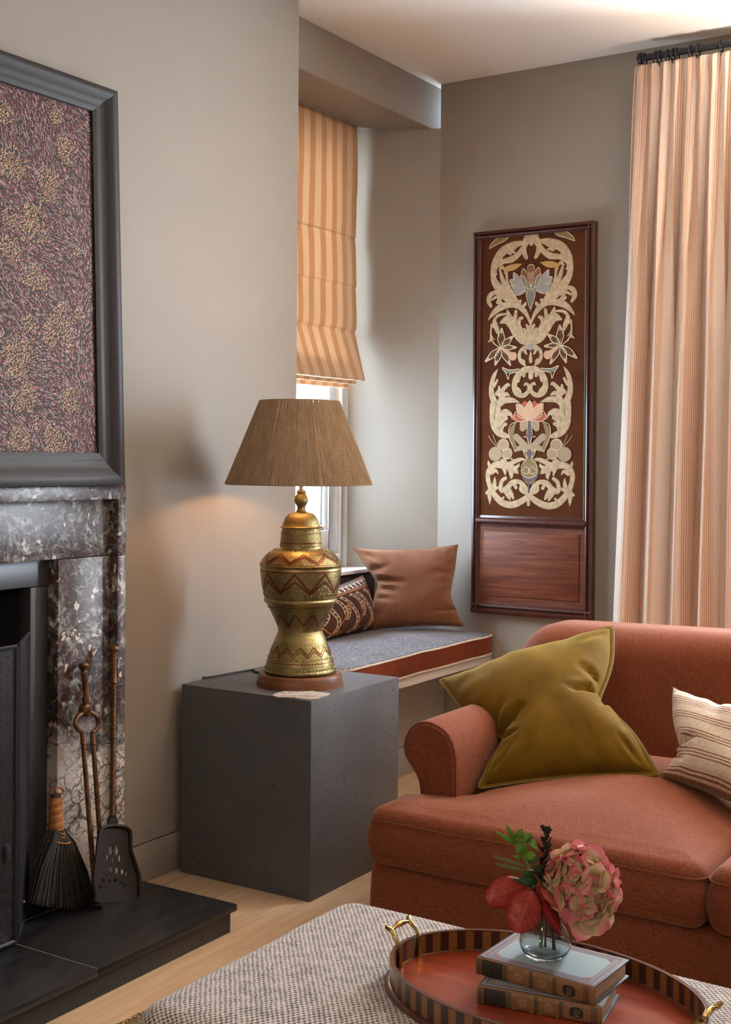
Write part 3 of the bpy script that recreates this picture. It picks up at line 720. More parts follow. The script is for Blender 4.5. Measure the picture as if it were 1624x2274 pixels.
while zz0 < iz1:
    xx0 = ix0
    while xx0 < ix1:
        x = xx0+rq.uniform(-.002, .002); z = zz0+rq.uniform(-.002, .002); xx0 += sp_
        if not (ix0 < x < ix1 and iz0 < z < iz1): continue
        g = 0; best = 9; vx, vz = 1.0, .3
        for c_, r_ in zip(gc, gr_):
            d2 = math.hypot(x-c_.x, z-c_.z)/(r_*1.15); g = max(g, math.exp(-d2*d2*.7))
            if d2 < best: best = d2; vx, vz = x-c_.x, z-c_.z
        g += .50*nz(x*22, z*22, 3)+.30*nz(x*70, z*70, 6)+rq.uniform(-.12, .12)
        an = -1.05+2.6*nz(x*4.2, z*4.2, 1)+.5*nz(x*13, z*13, 2)
        if g > .50:
            dot('paint_gold' if rq.random() < .8 else 'paint_ochre', x, z, rq.uniform(.0010, .0017), 1.25, an)
            if rq.random() < .6: dot('paint_gold' if rq.random() < .7 else 'paint_pink', x+.0025, z+.0025, rq.uniform(.0010, .0017), 1.2, an)
        else:
            if rq.random() < .30:
                L_ = rq.uniform(.007, .012); w_ = rq.uniform(.0005, .0009); c, s = math.cos(an), math.sin(an)
                pb_['paint_white'].add([lp(x+a*c*L_-b*s*w_, z+a*s*L_+b*c*w_, .0036) for a, b in ((0, .25), (.75, .8), (.95, .7), (1, 0), (.95, -.7), (.75, -.8), (0, -.25))], [tuple(range(7))])
            for q_ in range(2):
                if rq.random() < .52: dot(rq.choice(('paint_pink', 'paint_pink', 'paint_red', 'paint_ochre' if rq.random() < .4 else 'paint_red')), x+rq.uniform(-.003, .003), z+rq.uniform(-.003, .003), rq.uniform(.0009, .0016), 1.3, an)
    zz0 += sp_
for k_, m_ in pb_.items(): o = m_.build('painted_marks', M(k_), pic, smooth=False, weld=False); o['kind'] = 'stuff'

# ================================================================== ROMAN BLIND
bld = thing('roman_blind', 'orange and cream striped roman blind glowing in the alcove window', 'blind', (3.9, 2.80, 2.55))
bprof = [(2.790, 2.549), (2.788, 2.40), (2.791, 2.13), (2.7955, 2.102), (2.791, 2.07), (2.786, 1.97), (2.785, 1.91), (2.7885, 1.895), (2.785, 1.80), (2.787, 1.74), (2.795, 1.721), (2.790, 1.70), (2.757, 1.60), (2.733, 1.532), (2.736, 1.524), (2.742, 1.522)]
bx0, bx1 = 3.47, 4.312
sub_ = cr(bprof, 6); arc = [0]
for a, b in zip(sub_, sub_[1:]): arc.append(arc[-1]+math.dist(a, b))
def splx(y): return SP0[0]+(SP1[0]-SP0[0])*(y-SP0[1])/(SP1[1]-SP0[1])
def bfn(i, j):
    k = min(int(j*(len(sub_)-1)+.5), len(sub_)-1); y, z = sub_[k]
    wv = .004*math.sin(i*14+z*3)*(1 if z < 2.3 else .3)
    xr_ = bx1 + .003*math.sin(z*9)
    if z < 1.72: xr_ = min(xr_, 4.318 - (1.72-z)*.16)
    x = bx0+(xr_-bx0)*i
    return (x, y+wv, z), (x-bx0+.012, arc[k])
MB().grid(bfn, 40, len(sub_)-1).build('fabric', M('blind'), bld, solid=.0015)
for k, (yo, zz, rt) in enumerate(((2.756, 1.508, 4.266), (2.775, 1.492, 4.243))):
    m = MB()
    loop = [(yo+.02, zz+.09), (yo+.004, zz+.05), (yo, zz+.008), (yo+.003, zz), (yo+.009, zz+.001), (yo+.013, zz+.01), (yo+.016, zz+.05)]
    lc = cr(loop, 4)
    m.grid(lambda i, j: ((bx0+(rt-bx0)*i, lc[min(int(j*(len(lc)-1)+.5), len(lc)-1)][0], lc[min(int(j*(len(lc)-1)+.5), len(lc)-1)][1]), ((rt-bx0)*i+.012, j*.1)), 20, len(lc)-1)
    m.build('fold', M('blind'), bld)
MB().box(bx0, bx1, 2.795, 2.825, 2.525, 2.5515).build('head_rail', M('white_wood'), bld, bevel=.002)

# ================================================================== CURTAIN
rod = thing('curtain_rod', 'black iron curtain rod with a disc finial below the ceiling', 'curtain rod', (4.40, 1.2, 2.66))
RX, RZ = 4.40, 2.662
MB().tube([(RX, 1.628, RZ), (RX, -.35, RZ)], .0118, 16).build('rod', M('black_iron'), rod)
MB().tube([(RX, 1.624, RZ), (RX, 1.627, RZ), (RX, 1.638, RZ), (RX, 1.641, RZ)], [.017, .0205, .0205, .018], 20).build('finial', M('black_iron'), rod)
MB().tube([(RX, .78, RZ), (XR, .78, RZ)], .007, 10).tube([(XR-.006, .78, RZ), (XR, .78, RZ)], .025, 16).build('bracket', M('black_iron'), rod)
plain('curtain_hook', (.03, .03, .034), .5, .5)
ORD = ('first', 'second', 'third', 'fourth', 'fifth', 'sixth', 'seventh', 'eighth', 'ninth')
for i, y in enumerate((1.617, 1.577, 1.562, 1.533, 1.512, 1.497, 1.449, 1.422, 1.340)):
    m = MB(); tl_ = random.uniform(-.25, .25)
    m.tube([(RX+.0205*math.cos(a), y+.0205*math.sin(tl_)*math.sin(a)*.6, RZ-.006+.0215*math.sin(a)) for a in [2*PI*k/20 for k in range(20)]], .0028, 6, True)
    m.tube([(RX, y, RZ-.028), (RX, y+.001, RZ-.037)], .0018, 6)
    tag(m.build('curtain_ring', M('black_iron')), 'black iron curtain ring, %s along the rod from its disc finial' % ORD[i], 'curtain ring', 'curtain rings on the rod')
cur = thing('curtain', 'full-length pink and cream ticking-striped curtain hanging beside the window', 'curtain', (4.4, 1.3, .01))
CL, zt_, zb_ = 2.10, 2.632, .012
def cfold(s, z):
    h = (zt_-z)/(zt_-zb_)                                 # 0 top, 1 hem
    w_top, w_bot = .62, .74
    y0 = 1.653+.10*h**.8; wd = w_top+(w_bot-w_top)*h
    wob = .10*nz(s*3.1, z*.5, 4)
    p1 = 2*PI*(s*14.2+wob*.6); p2 = 2*PI*(s*7.3+.15+wob+.05*h)
    bl_ = smooth01(h*2.2)
    a1 = .016+.022*smooth01(h*3.5)
    x = a1*(1-.86*bl_)*math.sin(p1) + .042*bl_*math.sin(p2) + .006*nz(s*16, z*1.2, 1)*bl_
    y = y0-wd*s - .010*(1-bl_)*math.sin(2*p1) - .014*bl_*math.sin(2*p2) + .004*nz(s*9, z*.8, 9)
    if z > zt_-.075: x += .010*math.sin(2*p1)*(z-(zt_-.075))/.075
    return (min(4.40+x, XR-.012), y, z + (.006*math.sin(p1*2+1) if z > zt_-.005 else 0)), (s*CL+.028, z)
def cfn(i, j): return cfold(i, zt_+(zb_-zt_)*(j**1.25))
MB().grid(cfn, 330, 46).build('cloth', M('curtain'), cur, solid=.0012)

# ================================================================== SOFT SHAPES
def rounded(poly, rad, n=6, step=.03):
    """rounded polygon outline, counter-clockwise, resampled densely"""
    out = []; m = len(poly); rads = rad if isinstance(rad, (list, tuple)) else [rad]*m
    for i in range(m):
        p = Vector(poly[i]).to_2d() if len(poly[i]) > 2 else Vector(poly[i]); a = Vector(poly[i-1]); b = Vector(poly[(i+1) % m]); r = rads[i]
        u = (a-p).normalized(); v = (b-p).normalized(); ang = u.angle(v); d = min(r/math.tan(ang/2), (a-p).length*.49, (b-p).length*.49); rr = d*math.tan(ang/2)
        bis = (u+v).normalized(); c = p+bis*(rr/math.sin(ang/2)); s0 = p+u*d; s1 = p+v*d
        a0 = math.atan2(s0.y-c.y, s0.x-c.x); a1 = math.atan2(s1.y-c.y, s1.x-c.x); da = (a1-a0+PI) % (2*PI)-PI
        out += [(c.x+rr*math.cos(a0+da*k/n), c.y+rr*math.sin(a0+da*k/n)) for k in range(n+1)]
    res = []
    for i in range(len(out)):
        a, b = Vector(out[i]), Vector(out[(i+1) % len(out)]); L = (b-a).length; k = max(1, int(L/step))
        res += [tuple(a.lerp(b, t/k)) for t in range(k)]
    return res
def onorm(o):
    n = len(o); r = []
    for i in range(n):
        a, b = Vector(o[i-1]), Vector(o[(i+1) % n]); t = (b-a).normalized(); r.append(Vector((t.y, -t.x)))
    return r
def softcrown(poly, D):
    segs = [(Vector(poly[i]), Vector(poly[(i+1) % len(poly)])) for i in range(len(poly))]
    def f(x, y):
        p = Vector((x, y)); s = 0
        for a, b in segs:
            d = b-a; t = max(0, min(1, (p-a).dot(d)/d.length_squared)); s += 1/max(1e-4, (p-a-d*t).length)**3
        q = min(1, s**(-1/3)/D); return q*q*(3-2*q)*.85+.15*q
    return f
def pad(o, z0, z1, r, crown=0, center=None, bulge=0, nt=9, rb=None, disp=None, part='all', cf=None):
    N = onorm(o); n = len(o); rb = r if rb is None else rb
    c = Vector(center) if center else Vector((sum(p[0] for p in o)/n, sum(p[1] for p in o)/n))
    rings = []
    if part in ('all', 'side'):
        for k in range(5): a = PI/2*k/4; rings.append((rb*(1-math.sin(a)), z0+rb*(1-math.cos(a)), 0))
        for k in range(1, 6): f = k/6; rings.append((-bulge*math.sin(PI*f), z0+rb+(z1-r-z0-rb)*f, 0))
    for k in range(6): a = PI/2*k/5; rings.append((r*(1-math.cos(a)), z1-r+r*math.sin(a), 0))
    if part in ('all', 'top'):
        for k in range(1, nt+1): rings.append((r, z1, k/nt))
    m = MB(); v = []; uv = []; f = []
    for (d, z, t) in rings:
        for i in range(n):
            p = Vector(o[i])-N[i]*d
            zz = z
            if t:
                p = p.lerp(c, t*.985); zz = z+crown*(cf(p.x, p.y) if cf else (1-(1-t)**2.2))
            q = Vector((p.x, p.y, zz))
            if disp: q = Vector(disp(q, t))
            v.append(q)
            drop = (z1-zz) if not t else 0
            nx, ny = N[i].x, N[i].y
            wx = smooth01((abs(nx)-.5)*4+.5); 
            uv.append((q.y + (1-wx)*math.copysign(drop, ny), q.x + wx*math.copysign(drop, nx)))
    for j in range(len(rings)-1):
        for i in range(n):
            k = (i+1) % n; f.append((j*n+i, j*n+k, (j+1)*n+k, (j+1)*n+i))
    if part in ('all', 'side'): f.append(tuple(range(n))[::-1])
    if part in ('all', 'top'): f.append(tuple(range((len(rings)-1)*n, len(rings)*n)))
    m.add(v, f, uv); return m
def pillow(corners, T, pinch=(.06, .06, .06, .06), n=44, wr=.004, seed=0, creases=(), pw=2.6, back=1.0, notch=None):
    """cushion between four corners BL, BR, TR, TL; pinch = how far bottom, right, top, left edges draw in"""
    BL, BR, TR, TL = [Vector(c) for c in corners]
    nrm = ((BR-BL).cross(TL-BL) + (TL-TR).cross(BR-TR)).normalized(); pb, pr, pt, pl = pinch
    W = ((BR-BL).length+(TR-TL).length)/2; H = ((TL-BL).length+(TR-BR).length)/2
    nc = notch or {}
    def bump(t, k=None):
        if not 0 < t < 1: return 0
        b = (4*t*(1-t))**.9
        if k in nc: c0, w0 = nc[k]; b = .22*b+.78*math.exp(-abs((t-c0)/w0)**1.5)*min(1, b*3)
        return b
    def P(u, v, side=1, off=0):
        L, R, B_, T_ = pl*bump(v, 'l'), pr*bump(v, 'r'), pb*bump(u, 'b'), pt*bump(u, 't')
        uu = L+u*(1-L-R); vv = B_+v*(1-B_-T_)
        p = BL*(1-uu)*(1-vv)+BR*uu*(1-vv)+TR*uu*vv+TL*(1-uu)*vv
        a, b = abs(2*u-1), abs(2*v-1)
        e = max(0, 1-a**pw)*max(0, 1-b**pw)
        th = T*e**.5
        edge = min(1, e*6)
        # fine puckers radiating from the seams
        k = (1-a)*(1-b)
        pk = wr*(nz(u*9+seed, v*3, side)*(1-smooth01(min(v, 1-v)*3.2)) + nz(u*3, v*9+seed, side+5)*(1-smooth01(min(u, 1-u)*3.2)) + .8*nz(u*3+seed, v*3, side+9))
        th += pk*edge
        if side > 0:
            for (u0, v0, u1, v1, dep, wd) in creases:
                d = Vector((u1-u0, v1-v0)); q = Vector((u-u0, v-v0)); tt = max(0, min(1, q.dot(d)/d.length_squared)); dist = (q-d*tt).length
                th += -dep*math.exp(-(dist/wd)**2)*(1-tt)**.6*edge + dep*.45*math.exp(-((dist-1.7*wd)/wd)**2)*(1-tt)*edge
            th = max(th, .0015 if e > 0 else 0)
        return p + nrm*(side*th*(1 if side > 0 else back) + off)
    m = MB(); v = []; uv = []; f = []; idx = {}
    for side in (1, -1):
        for j in range(n+1):
            for i in range(n+1):
                u = .5-.5*math.cos(PI*i/n) if True else i/n; w_ = .5-.5*math.cos(PI*j/n)
                u = .5*u+.5*i/n; w_ = .5*w_+.5*j/n
                bd = i in (0, n) or j in (0, n)
                if bd and side < 0: continue
                idx[side, i, j] = len(v); v.append(P(u, w_, side)); uv.append((u, w_))
    g = lambda s, i, j: idx[(1 if (i in (0, n) or j in (0, n)) else s), i, j]
    for side in (1, -1):
        for j in range(n):
            for i in range(n): f.append((g(side, i, j), g(side, i+1, j), g(side, i+1, j+1), g(side, i, j+1)))
    m.add(v, f, uv)
    edge = []
    for k in range(n): edge.append(P(k/n, 0))
    for k in range(n): edge.append(P(1, k/n))
    for k in range(n): edge.append(P(1-k/n, 1))
    for k in range(n): edge.append(P(0, 1-k/n))
    return m, edge, P, nrm
def surf_ribbon(m, P, pts, w, off=.0015, closed=False):
    """flat braid following a cushion's face; pts are (u, v)"""
    p = cr(pts, 6, closed); n = len(p); v = []; f = []
    for i in range(n):
        a = Vector(p[max(0, i-1)]); b = Vector(p[min(n-1, i+1)]); t = (b-a).normalized(); nn = Vector((-t.y, t.x))*w/2
        for s in (-1, 0, 1):
            q = Vector(p[i])+nn*s; q.x = min(.995, max(.005, q.x)); q.y = min(.995, max(.005, q.y)); v.append(P(q.x, q.y, 1, off*(1.35 if s == 0 else 1)))
    for i in range(n-1):
        for s in (0, 1): f.append((i*3+s, i*3+s+1, i*3+s+4, i*3+s+3))
    m.add(v, f); return m

# ================================================================== CUBE TABLE
X0, X1, Y0, Y1, H = 2.8452, 3.3108, 1.9769, 2.4382, .55
tag(MB().box(X0, X1, Y0, Y1, 0, H).build('cube_table', M('concrete'), bevel=.0016), 'charcoal textured cube side table under the brass lamp', 'side table')
# flat leaf ornament
lt = MB(); 
ol = [(605, 1545), (618, 1539), (636, 1535), (655, 1533), (676, 1532.5), (692, 1533), (699, 1537), (716, 1539), (734, 1541), (728, 1545), (716, 1548), (704, 1552), (688, 1553.5), (672, 1552.5), (660, 1552), (652, 1550), (634, 1549), (616, 1549)]
hol = [[(640, 1537.5), (646, 1541), (645, 1542), (638, 1538)], [(661, 1534), (660, 1538.5), (658.6, 1538.5), (659.4, 1534)], [(623, 1538.8), (636, 1542), (635, 1543), (622, 1539.8)]]
lfo = flat(ol, lambda x, y: at(x, y, 'z', H+.0004), (0, 0, .0022), hol)
leafo = thing('leaf_coaster', 'flat pale leaf-shaped coaster on the cube in front of the lamp', 'coaster', at(668, 1543, 'z', H))
lfo.build('leaf_plate', M('leaf_metal'), leafo, smooth=False)
for (a, b) in (((618, 1545), (700, 1547)), ((660, 1546), (690, 1541)), ((650, 1548), (668, 1551)), ((676, 1546), (706, 1543)), ((664, 1550), (690, 1548)), ((690, 1549), (716, 1546.5))):
    MB().tube([at(*a, 'z', H+.0028), at(*b, 'z', H+.0028)], .0008, 4).build('vein', M('tan_wool'), leafo)

# ================================================================== LAMP
LX, LY = 3.040, 2.153
lamp = thing('table_lamp', 'engraved brass urn lamp with a jute string shade, lit, on the charcoal cube', 'lamp', (LX, LY, H))
K = .000419; zz = lambda y: (2090-y)*K
LC = (LX, LY, H)
MB().lathe([(.1262, .0), (.1268, .004), (.1225, .030), (.1205, .034), (.117, .0355)], LC, 72).build('plinth', M('basewood'), lamp)
bodyp = [(250, 1996), (253, 1985), (248, 1975), (242, 1962), (232, 1920), (219, 1880), (203, 1835), (186, 1790), (170, 1750), (157, 1722), (153, 1706), (157, 1694), (168, 1665), (184, 1625), (203, 1585), (222, 1550), (233, 1530), (236, 1522), (246, 1516), (254, 1506), (256, 1494), (250, 1483), (253, 1474), (256, 1462), (263, 1430), (271, 1390), (278, 1340), (282, 1300), (283, 1278), (281, 1268), (287, 1258), (290, 1249), (284, 1242), (274, 1226), (256, 1200), (230, 1172), (200, 1152), (166, 1142), (148, 1138), (146, 1128), (144, 1090), (139, 1040), (134, 1005), (133, 998)]
MB().lathe([(r*K, zz(y)) for r, y in cr([(a, b) for a, b in bodyp], 2)], LC, 96).build('urn', M('brass'), lamp)
lidp = [(133, 999), (146, 993), (148, 989), (136, 985), (131, 976), (126, 960), (118, 940), (104, 915), (84, 898), (58, 888), (38, 884), (36, 880)]
MB().lathe([(r*K, zz(y)) for r, y in lidp], LC, 72).build('lid', M('brass'), lamp)
finp = [(36, 882), (32, 872), (28, 860), (30, 848), (34, 838), (44, 822), (49, 806), (47, 790), (40, 772), (33, 762), (30, 752), (34, 748), (34, 742), (27, 738), (26, 730)]
MB().lathe([(r*K, zz(y)) for r, y in cr(finp, 3)], LC, 40).build('finial', M('brass'), lamp)
MB().lathe([(.0065, zz(735)), (.0065, zz(600))], LC, 16).build('stem', M('steel_rod'), lamp)
# radius of the urn at a height, for the inlaid bands
pr_ = cr(bodyp, 4)
def urn_r(y):
    best = min(range(len(pr_)-1), key=lambda i: abs((pr_[i][1]+pr_[i+1][1])/2-y) + (0 if min(pr_[i][1], pr_[i+1][1]) <= y <= max(pr_[i][1], pr_[i+1][1]) else 50))
    a, b = pr_[best], pr_[best+1]; t = 0 if a[1] == b[1] else (y-a[1])/(b[1]-a[1]); t = max(0, min(1, t)); return a[0]+(b[0]-a[0])*t
def zig(ya, yb, n, width, ph=0.0, up=True, w2=None):
    m = MB(); steps = 10
    for k in range(n):
        for h in (0, 1):
            a0 = 2*PI*(k+.5*h+ph)/n; a1 = 2*PI*(k+.5*(h+1)+ph)/n; f = []; v = []
            for i in range(steps+1):
                t = i/steps; y = (yb+(ya-yb)*t) if h == 0 else (ya+(yb-ya)*t); a = a0+(a1-a0)*t
                for s in (-1, 1):
                    yw = y+s*width/2; r = (urn_r(max(min(yw, 1995), 1000))+2.0)*K
                    v.append((LX+r*math.cos(a), LY+r*math.sin(a), H+zz(yw)))
            f = [(2*i, 2*i+1, 2*i+3, 2*i+2) for i in range(steps)]
            m.add(v, f)
    return m
for (ya, yb, n, wd, ph) in ((1300, 1425, 8, 20, .1), (1352, 1436, 8, 14, .1), (1168, 1222, 9, 13, .0), (1184, 1233, 9, 8, .0), (1585, 1664, 10, 17, .2), (1810, 1858, 13, 11, .3), (1832, 1876, 13, 9, .3)):
    zig(ya, yb, n, wd, ph).build('copper_zigzag', M('copper_inlay'), lamp)
for y0_, y1_ in ((1283, 1292), (1236, 1241), (1093, 1101), (1915, 1921), (1530, 1534)):
    rr = [((urn_r(y0_+(y1_-y0_)*k/3)+1.3)*K, zz(y0_+(y1_-y0_)*k/3)) for k in range(4)]
    MB().lathe(rr, LC, 72, cap=False).build('copper_band', M('copper_inlay'), lamp)
# raised bead rows
for yb_, n, rr_ in ((1148, 70, .0016), (1452, 84, .0018), (1544, 76, .0016), (1700, 60, .0015), (1893, 70, .0018), (1964, 84, .0018), (1030, 60, .0014), (1118, 62, .0014)):
    m = MB()
    for k in range(n):
        a = 2*PI*k/n; r = (urn_r(yb_)+.6)*K; c = Vector((LX+r*math.cos(a), LY+r*math.sin(a), H+zz(yb_)))
        t = Vector((-math.sin(a), math.cos(a), 0)); o_ = Vector((math.cos(a), math.sin(a), 0)); u_ = Vector((0, 0, 1))
        m.add([c+t*rr_, c+u_*rr_*2.2, c-t*rr_, c-u_*rr_*2.2, c+o_*rr_], [(0, 1, 4), (1, 2, 4), (2, 3, 4), (3, 0, 4)])
    o = m.build('chased_row', M('brass'), lamp, smooth=False); o['kind'] = 'stuff'
# string shade
RB, RT, ZB, ZT = .2140, .1160, zz(690), zz(112)
SC = Vector((LX-.006, LY+.004, H))
shade = MB(); rs = random.Random(5); NS = 345; a = 0
while a < 2*PI:
    step = 2*PI/NS*rs.uniform(.90, 1.06)
    if rs.random() < .10: step *= 1.22
    tw = rs.uniform(-.006, .006); th = rs.uniform(.0020, .0025)
    pts = []
    for k in range(4):
        t = k/3; r = RB+(RT-RB)*t+rs.uniform(-.0006, .0010); an = a+tw*t
        pts.append(SC+Vector((r*math.cos(an), r*math.sin(an), ZB+(ZT-ZB)*t)))
    ths = [th*1.15, th*1.0, th*.85, th*.72]
    shade.tube(pts, ths, 5, caps=False); a += step
o = shade.build('shade', M('string'), lamp); o['kind'] = 'stuff'; o['label'] = 'jute string shade'
MB().lathe([(RB+.0005, ZB-.002), (RB+.0026, ZB), (RB, ZB+.0025), (RB-.002, ZB)], SC, 96, cap=False).lathe([(RT+.0002, ZT-.002), (RT+.002, ZT), (RT, ZT+.002), (RT-.0015, ZT)], SC, 72, cap=False).build('shade_ring', M('string'), lamp)
MB().tube([SC+Vector((0, 0, zz(600))), SC+Vector((0, 0, zz(560)))], .014, 12).tube([SC+Vector((-RT, 0, ZT-.03)), SC+Vector((RT, 0, ZT-.03))], .0018, 6).tube([SC+Vector((0, -RT, ZT-.03)), SC+Vector((0, RT, ZT-.03))], .0018, 6).tube([SC+Vector((0, 0, zz(560))), SC+Vector((.03, 0, zz(470))), SC+Vector((0, 0, ZT-.03))], .0016, 6).build('lamp_holder', M('steel_rod'), lamp)
tb = NT('lit_bulb'); MATS['bulb'] = tb.done(tb.n('Emission', {0: (1.0, .56, .24), 1: 66.0}))
MB().lathe([(.006, 0), (.013, .008), (.024, .028), (.028, .046), (.024, .062), (.012, .073), (.0001, .077)], SC+Vector((0, 0, zz(558))), 20, cap=False).build('bulb', M('bulb'), lamp)
cab = [at(556, 1487, 'z', H+.004), at(553, 1484, 'z', H+.007), at(557, 1488, 'z', H+.003), at(566, 1492, 'z', H+.003), at(580, 1494, 'z', H+.003)]
MB().tube(cr([(2.95, 2.4505, H-.16), (2.952, 2.4500, H-.03), (2.955, 2.447, H+.002), (2.962, 2.430, H+.004)]+[tuple(p) for p in cab[2:]], 5), .003, 6).build('flex', M('flex'), lamp)

# ================================================================== WINDOW SEAT
seatb = thing('window_seat', 'pale painted floating window seat board with a dark back panel under the sill', 'window seat', (3.95, 2.5, .41))
MB().prism([(XE, 2.262), (4.497, 2.262), (4.497, 2.515), (XR-.02, 2.535), (4.345, 2.81), (XE, 2.81)], .412, .446).build('board', M('seat_board'), seatb, bevel=.003)
MB().box(XE, 4.385, 2.735, 2.80, .45, .752).build('back_panel', M('dark_brown'), seatb, bevel=.008)  # dark brown box closing the space below the sill
sc_ = thing('seat_cushion', 'grey felt window seat cushion with rust velvet sides and cream rope piping', 'seat cushion', (3.95, 2.5, .446))
so = rounded([(XE+.006, 2.252), (4.502, 2.252), (4.502, 2.515), (4.375, 2.733), (XE+.006, 2.733)], [.03, .035, .02, .02, .02], 5, .03)
sd = lambda q, t: (q.x, q.y, q.z+.003*nz(q.x*6, q.y*3, 2)) if not t else (q.x, q.y, q.z+.004*nz(q.x*7, q.y*7, 1))
pad(so, .447, .528, .010, .022, (3.98, 2.50), .004, disp=sd, part='side').build('boxing', M('redvelvet'), sc_)
pad(so, .447, .5285, .010, .022, (3.98, 2.50), .004, nt=14, disp=sd, part='top').build('top_panel', M('felt'), sc_)
def rope(path, r, pitch, name, mat, parent):
    m = MB()
    for s in (0, PI):
        pts = []; L = 0; n = len(path)
        P2 = []
        for i in range(n):
            a_, b_ = Vector(path[i]), Vector(path[(i+1) % n]); k = max(1, int((b_-a_).length/(pitch/5)))
            P2 += [a_.lerp(b_, t/k) for t in range(k)]
        for i, p in enumerate(P2):
            t = (P2[(i+1) % len(P2)]-P2[i-1]).normalized(); u_ = Vector((0, 0, 1)); v_ = t.cross(u_).normalized()
            if i: L += (p-P2[i-1]).length
            an = 2*PI*L/pitch+s; pts.append(p+(u_*math.sin(an)+v_*math.cos(an))*r*.55)
        m.tube(pts, r*.62, 5, True)
    return m.build(name, mat, parent)
N_ = onorm(so)
for zr, dd in ((.5225, .001), (.452, .001)):
    pth = [sd(Vector((p[0]+n_.x*dd, p[1]+n_.y*dd, zr)), 0) for p, n_ in zip(so, N_) if p[1] < 2.5]
    i0 = max(range(len(pth)), key=lambda i: (Vector(pth[i])-Vector(pth[i-1])).length); pth = pth[i0:]+pth[:i0]
    m_ = MB(); 
    rope(pth, .0036, .012, 'piping', M('cream_cord'), sc_) if False else None
    P2 = []
    for a_, b_ in zip(pth, pth[1:]):
        a_, b_ = Vector(a_), Vector(b_); k = max(1, int((b_-a_).length/.0028)); P2 += [a_.lerp(b_, t/k) for t in range(k)]
    for s in (0, PI):
        m_.tube([p+Vector((0, 0, 1))*.0019*math.sin(i*1.25+s)+Vector((0, -1, 0))*.0019*math.cos(i*1.25+s) for i, p in enumerate(P2)], .0024, 5)
    m_.build('piping', M('cream_cord'), sc_)
# rust corduroy cushion
rc = thing('corduroy_cushion', 'rust brown corduroy cushion leaning in the window seat corner', 'cushion', (4.3, 2.48, .54))
m, e, P, nr = pillow([(4.150, 2.615, .552), (4.428, 2.345, .556), (4.450, 2.390, .874), (4.175, 2.705, .862)], .066, (.03, .12, .045, .17), n=56, wr=.010, seed=2, notch={'l': (.55, .26), 'r': (.38, .30)},
    creases=((0, .60, .34, .56, 0.0186, 0.035), (0, .50, .25, .44, 0.0149, 0.030), (0, .38, .22, .34, 0.0112, 0.027), (0, .72, .25, .78, 0.0112, 0.030), (1, .62, .66, .70, 0.0124, 0.038), (1, .46, .76, .42, 0.0112, 0.027), (1, .20, .60, .16, 0.0112, 0.027), (.03, .97, .18, .80, 0.0087, 0.041), (.98, .97, .85, .85, 0.0087, 0.041)))
m.build('cover', M('cord'), rc); MB().tube(e, .0022, 5, True).build('seam', M('cord'), rc)
# kilim cushion
kc = thing('kilim_cushion', 'small dark kilim cushion with cream braid and orange lines on the window seat', 'cushion', (4.08, 2.61, .54))
m, e, P, nr = pillow([at(700, 1428, 'z', .548), at(838, 1396, 'z', .548), at(806, 1278, 'y', 2.648), at(676, 1325, 'y', 2.66)], .062, (.03, .035, .03, .03), wr=.003, seed=6)
m.build('cover', M('kilim'), kc); MB().tube(e, .002, 5, True).build('seam', M('kilim'), kc)
def braid(path, name='braid'):
    mm = MB(); w_ = .028
    p = cr(path, 7)
    for s in (-1, 1):
        off = []
        for i in range(len(p)):
            a_ = Vector(p[max(0, i-1)]); b_ = Vector(p[min(len(p)-1, i+1)]); t = (b_-a_).normalized(); off.append((p[i][0]-t.y*w_*s*.5*1.5, p[i][1]+t.x*w_*s*.5*1.5))
        surf_ribbon(mm, P, off[::3]+[off[-1]], .012)
    for i in range(0, len(p)-3, 4):
        a_ = Vector(p[i]); b_ = Vector(p[i+3]); t = (b_-a_).normalized(); nn = Vector((-t.y, t.x))*w_*.62
        surf_ribbon(mm, P, [tuple(a_-nn), tuple((a_+b_)/2), tuple(a_+nn)], .008, .0019); surf_ribbon(mm, P, [tuple(b_-nn), tuple((a_+b_)/2), tuple(b_+nn)], .008, .0019)
    return mm.build(name, M('kilim_cream'), kc)
for x0_ in (.10, .40, .68):
    braid([(x0_-.06, .80), (x0_+.03, .66), (x0_+.09, .50), (x0_+.13, .32), (x0_+.10, .14), (x0_+.02, .02)])
    braid([(x0_+.10, .80), (x0_+.19, .70), (x0_+.24, .56), (x0_+.25, .42)])
    braid([(x0_-.02, .60), (x0_+.01, .48), (x0_-.03, .36), (x0_-.06, .30)])
for k, path in enumerate(([(0.02, .80), (.3, .83), (.6, .84), (.98, .83)], [(.02, .3), (.16, .10), (.34, .40), (.46, .62)], [(.36, .05), (.52, .16), (.66, .44), (.74, .62)], [(.66, .08), (.78, .22), (.90, .46), (.97, .60)], [(.93, .82), (.95, .5), (.96, .2), (.97, .05)])):
    mm = MB(); surf_ribbon(mm, P, path, .016, .0022); mm.build('orange_line', M('kilim_orange'), kc)
for i in range(12):
    u = .06+i*.078; mm = MB(); surf_ribbon(mm, P, [(u, .86), (u+.025, .91), (u, .97)], .012); surf_ribbon(mm, P, [(u+.05, .86), (u+.025, .91), (u+.05, .97)], .012); mm.build('top_chevron', M('kilim_cream'), kc)
for (u, v) in ((.82, .18), (.52, .09), (.24, .06)):
    mm = MB()
    for s, mt in ((.055, None),): 
        for q in range(4):
            d = [(-s, 0), (0, s*1.3), (s, 0), (0, -s*1.3)]; surf_ribbon(mm, P, [(u+d[q][0], v+d[q][1]), (u+d[(q+1) % 4][0], v+d[(q+1) % 4][1])], .012)
    surf_ribbon(mm, P, [(u, v-.03), (u, v+.03)], .04); mm.build('gold_lozenge', M('kilim_gold'), kc)

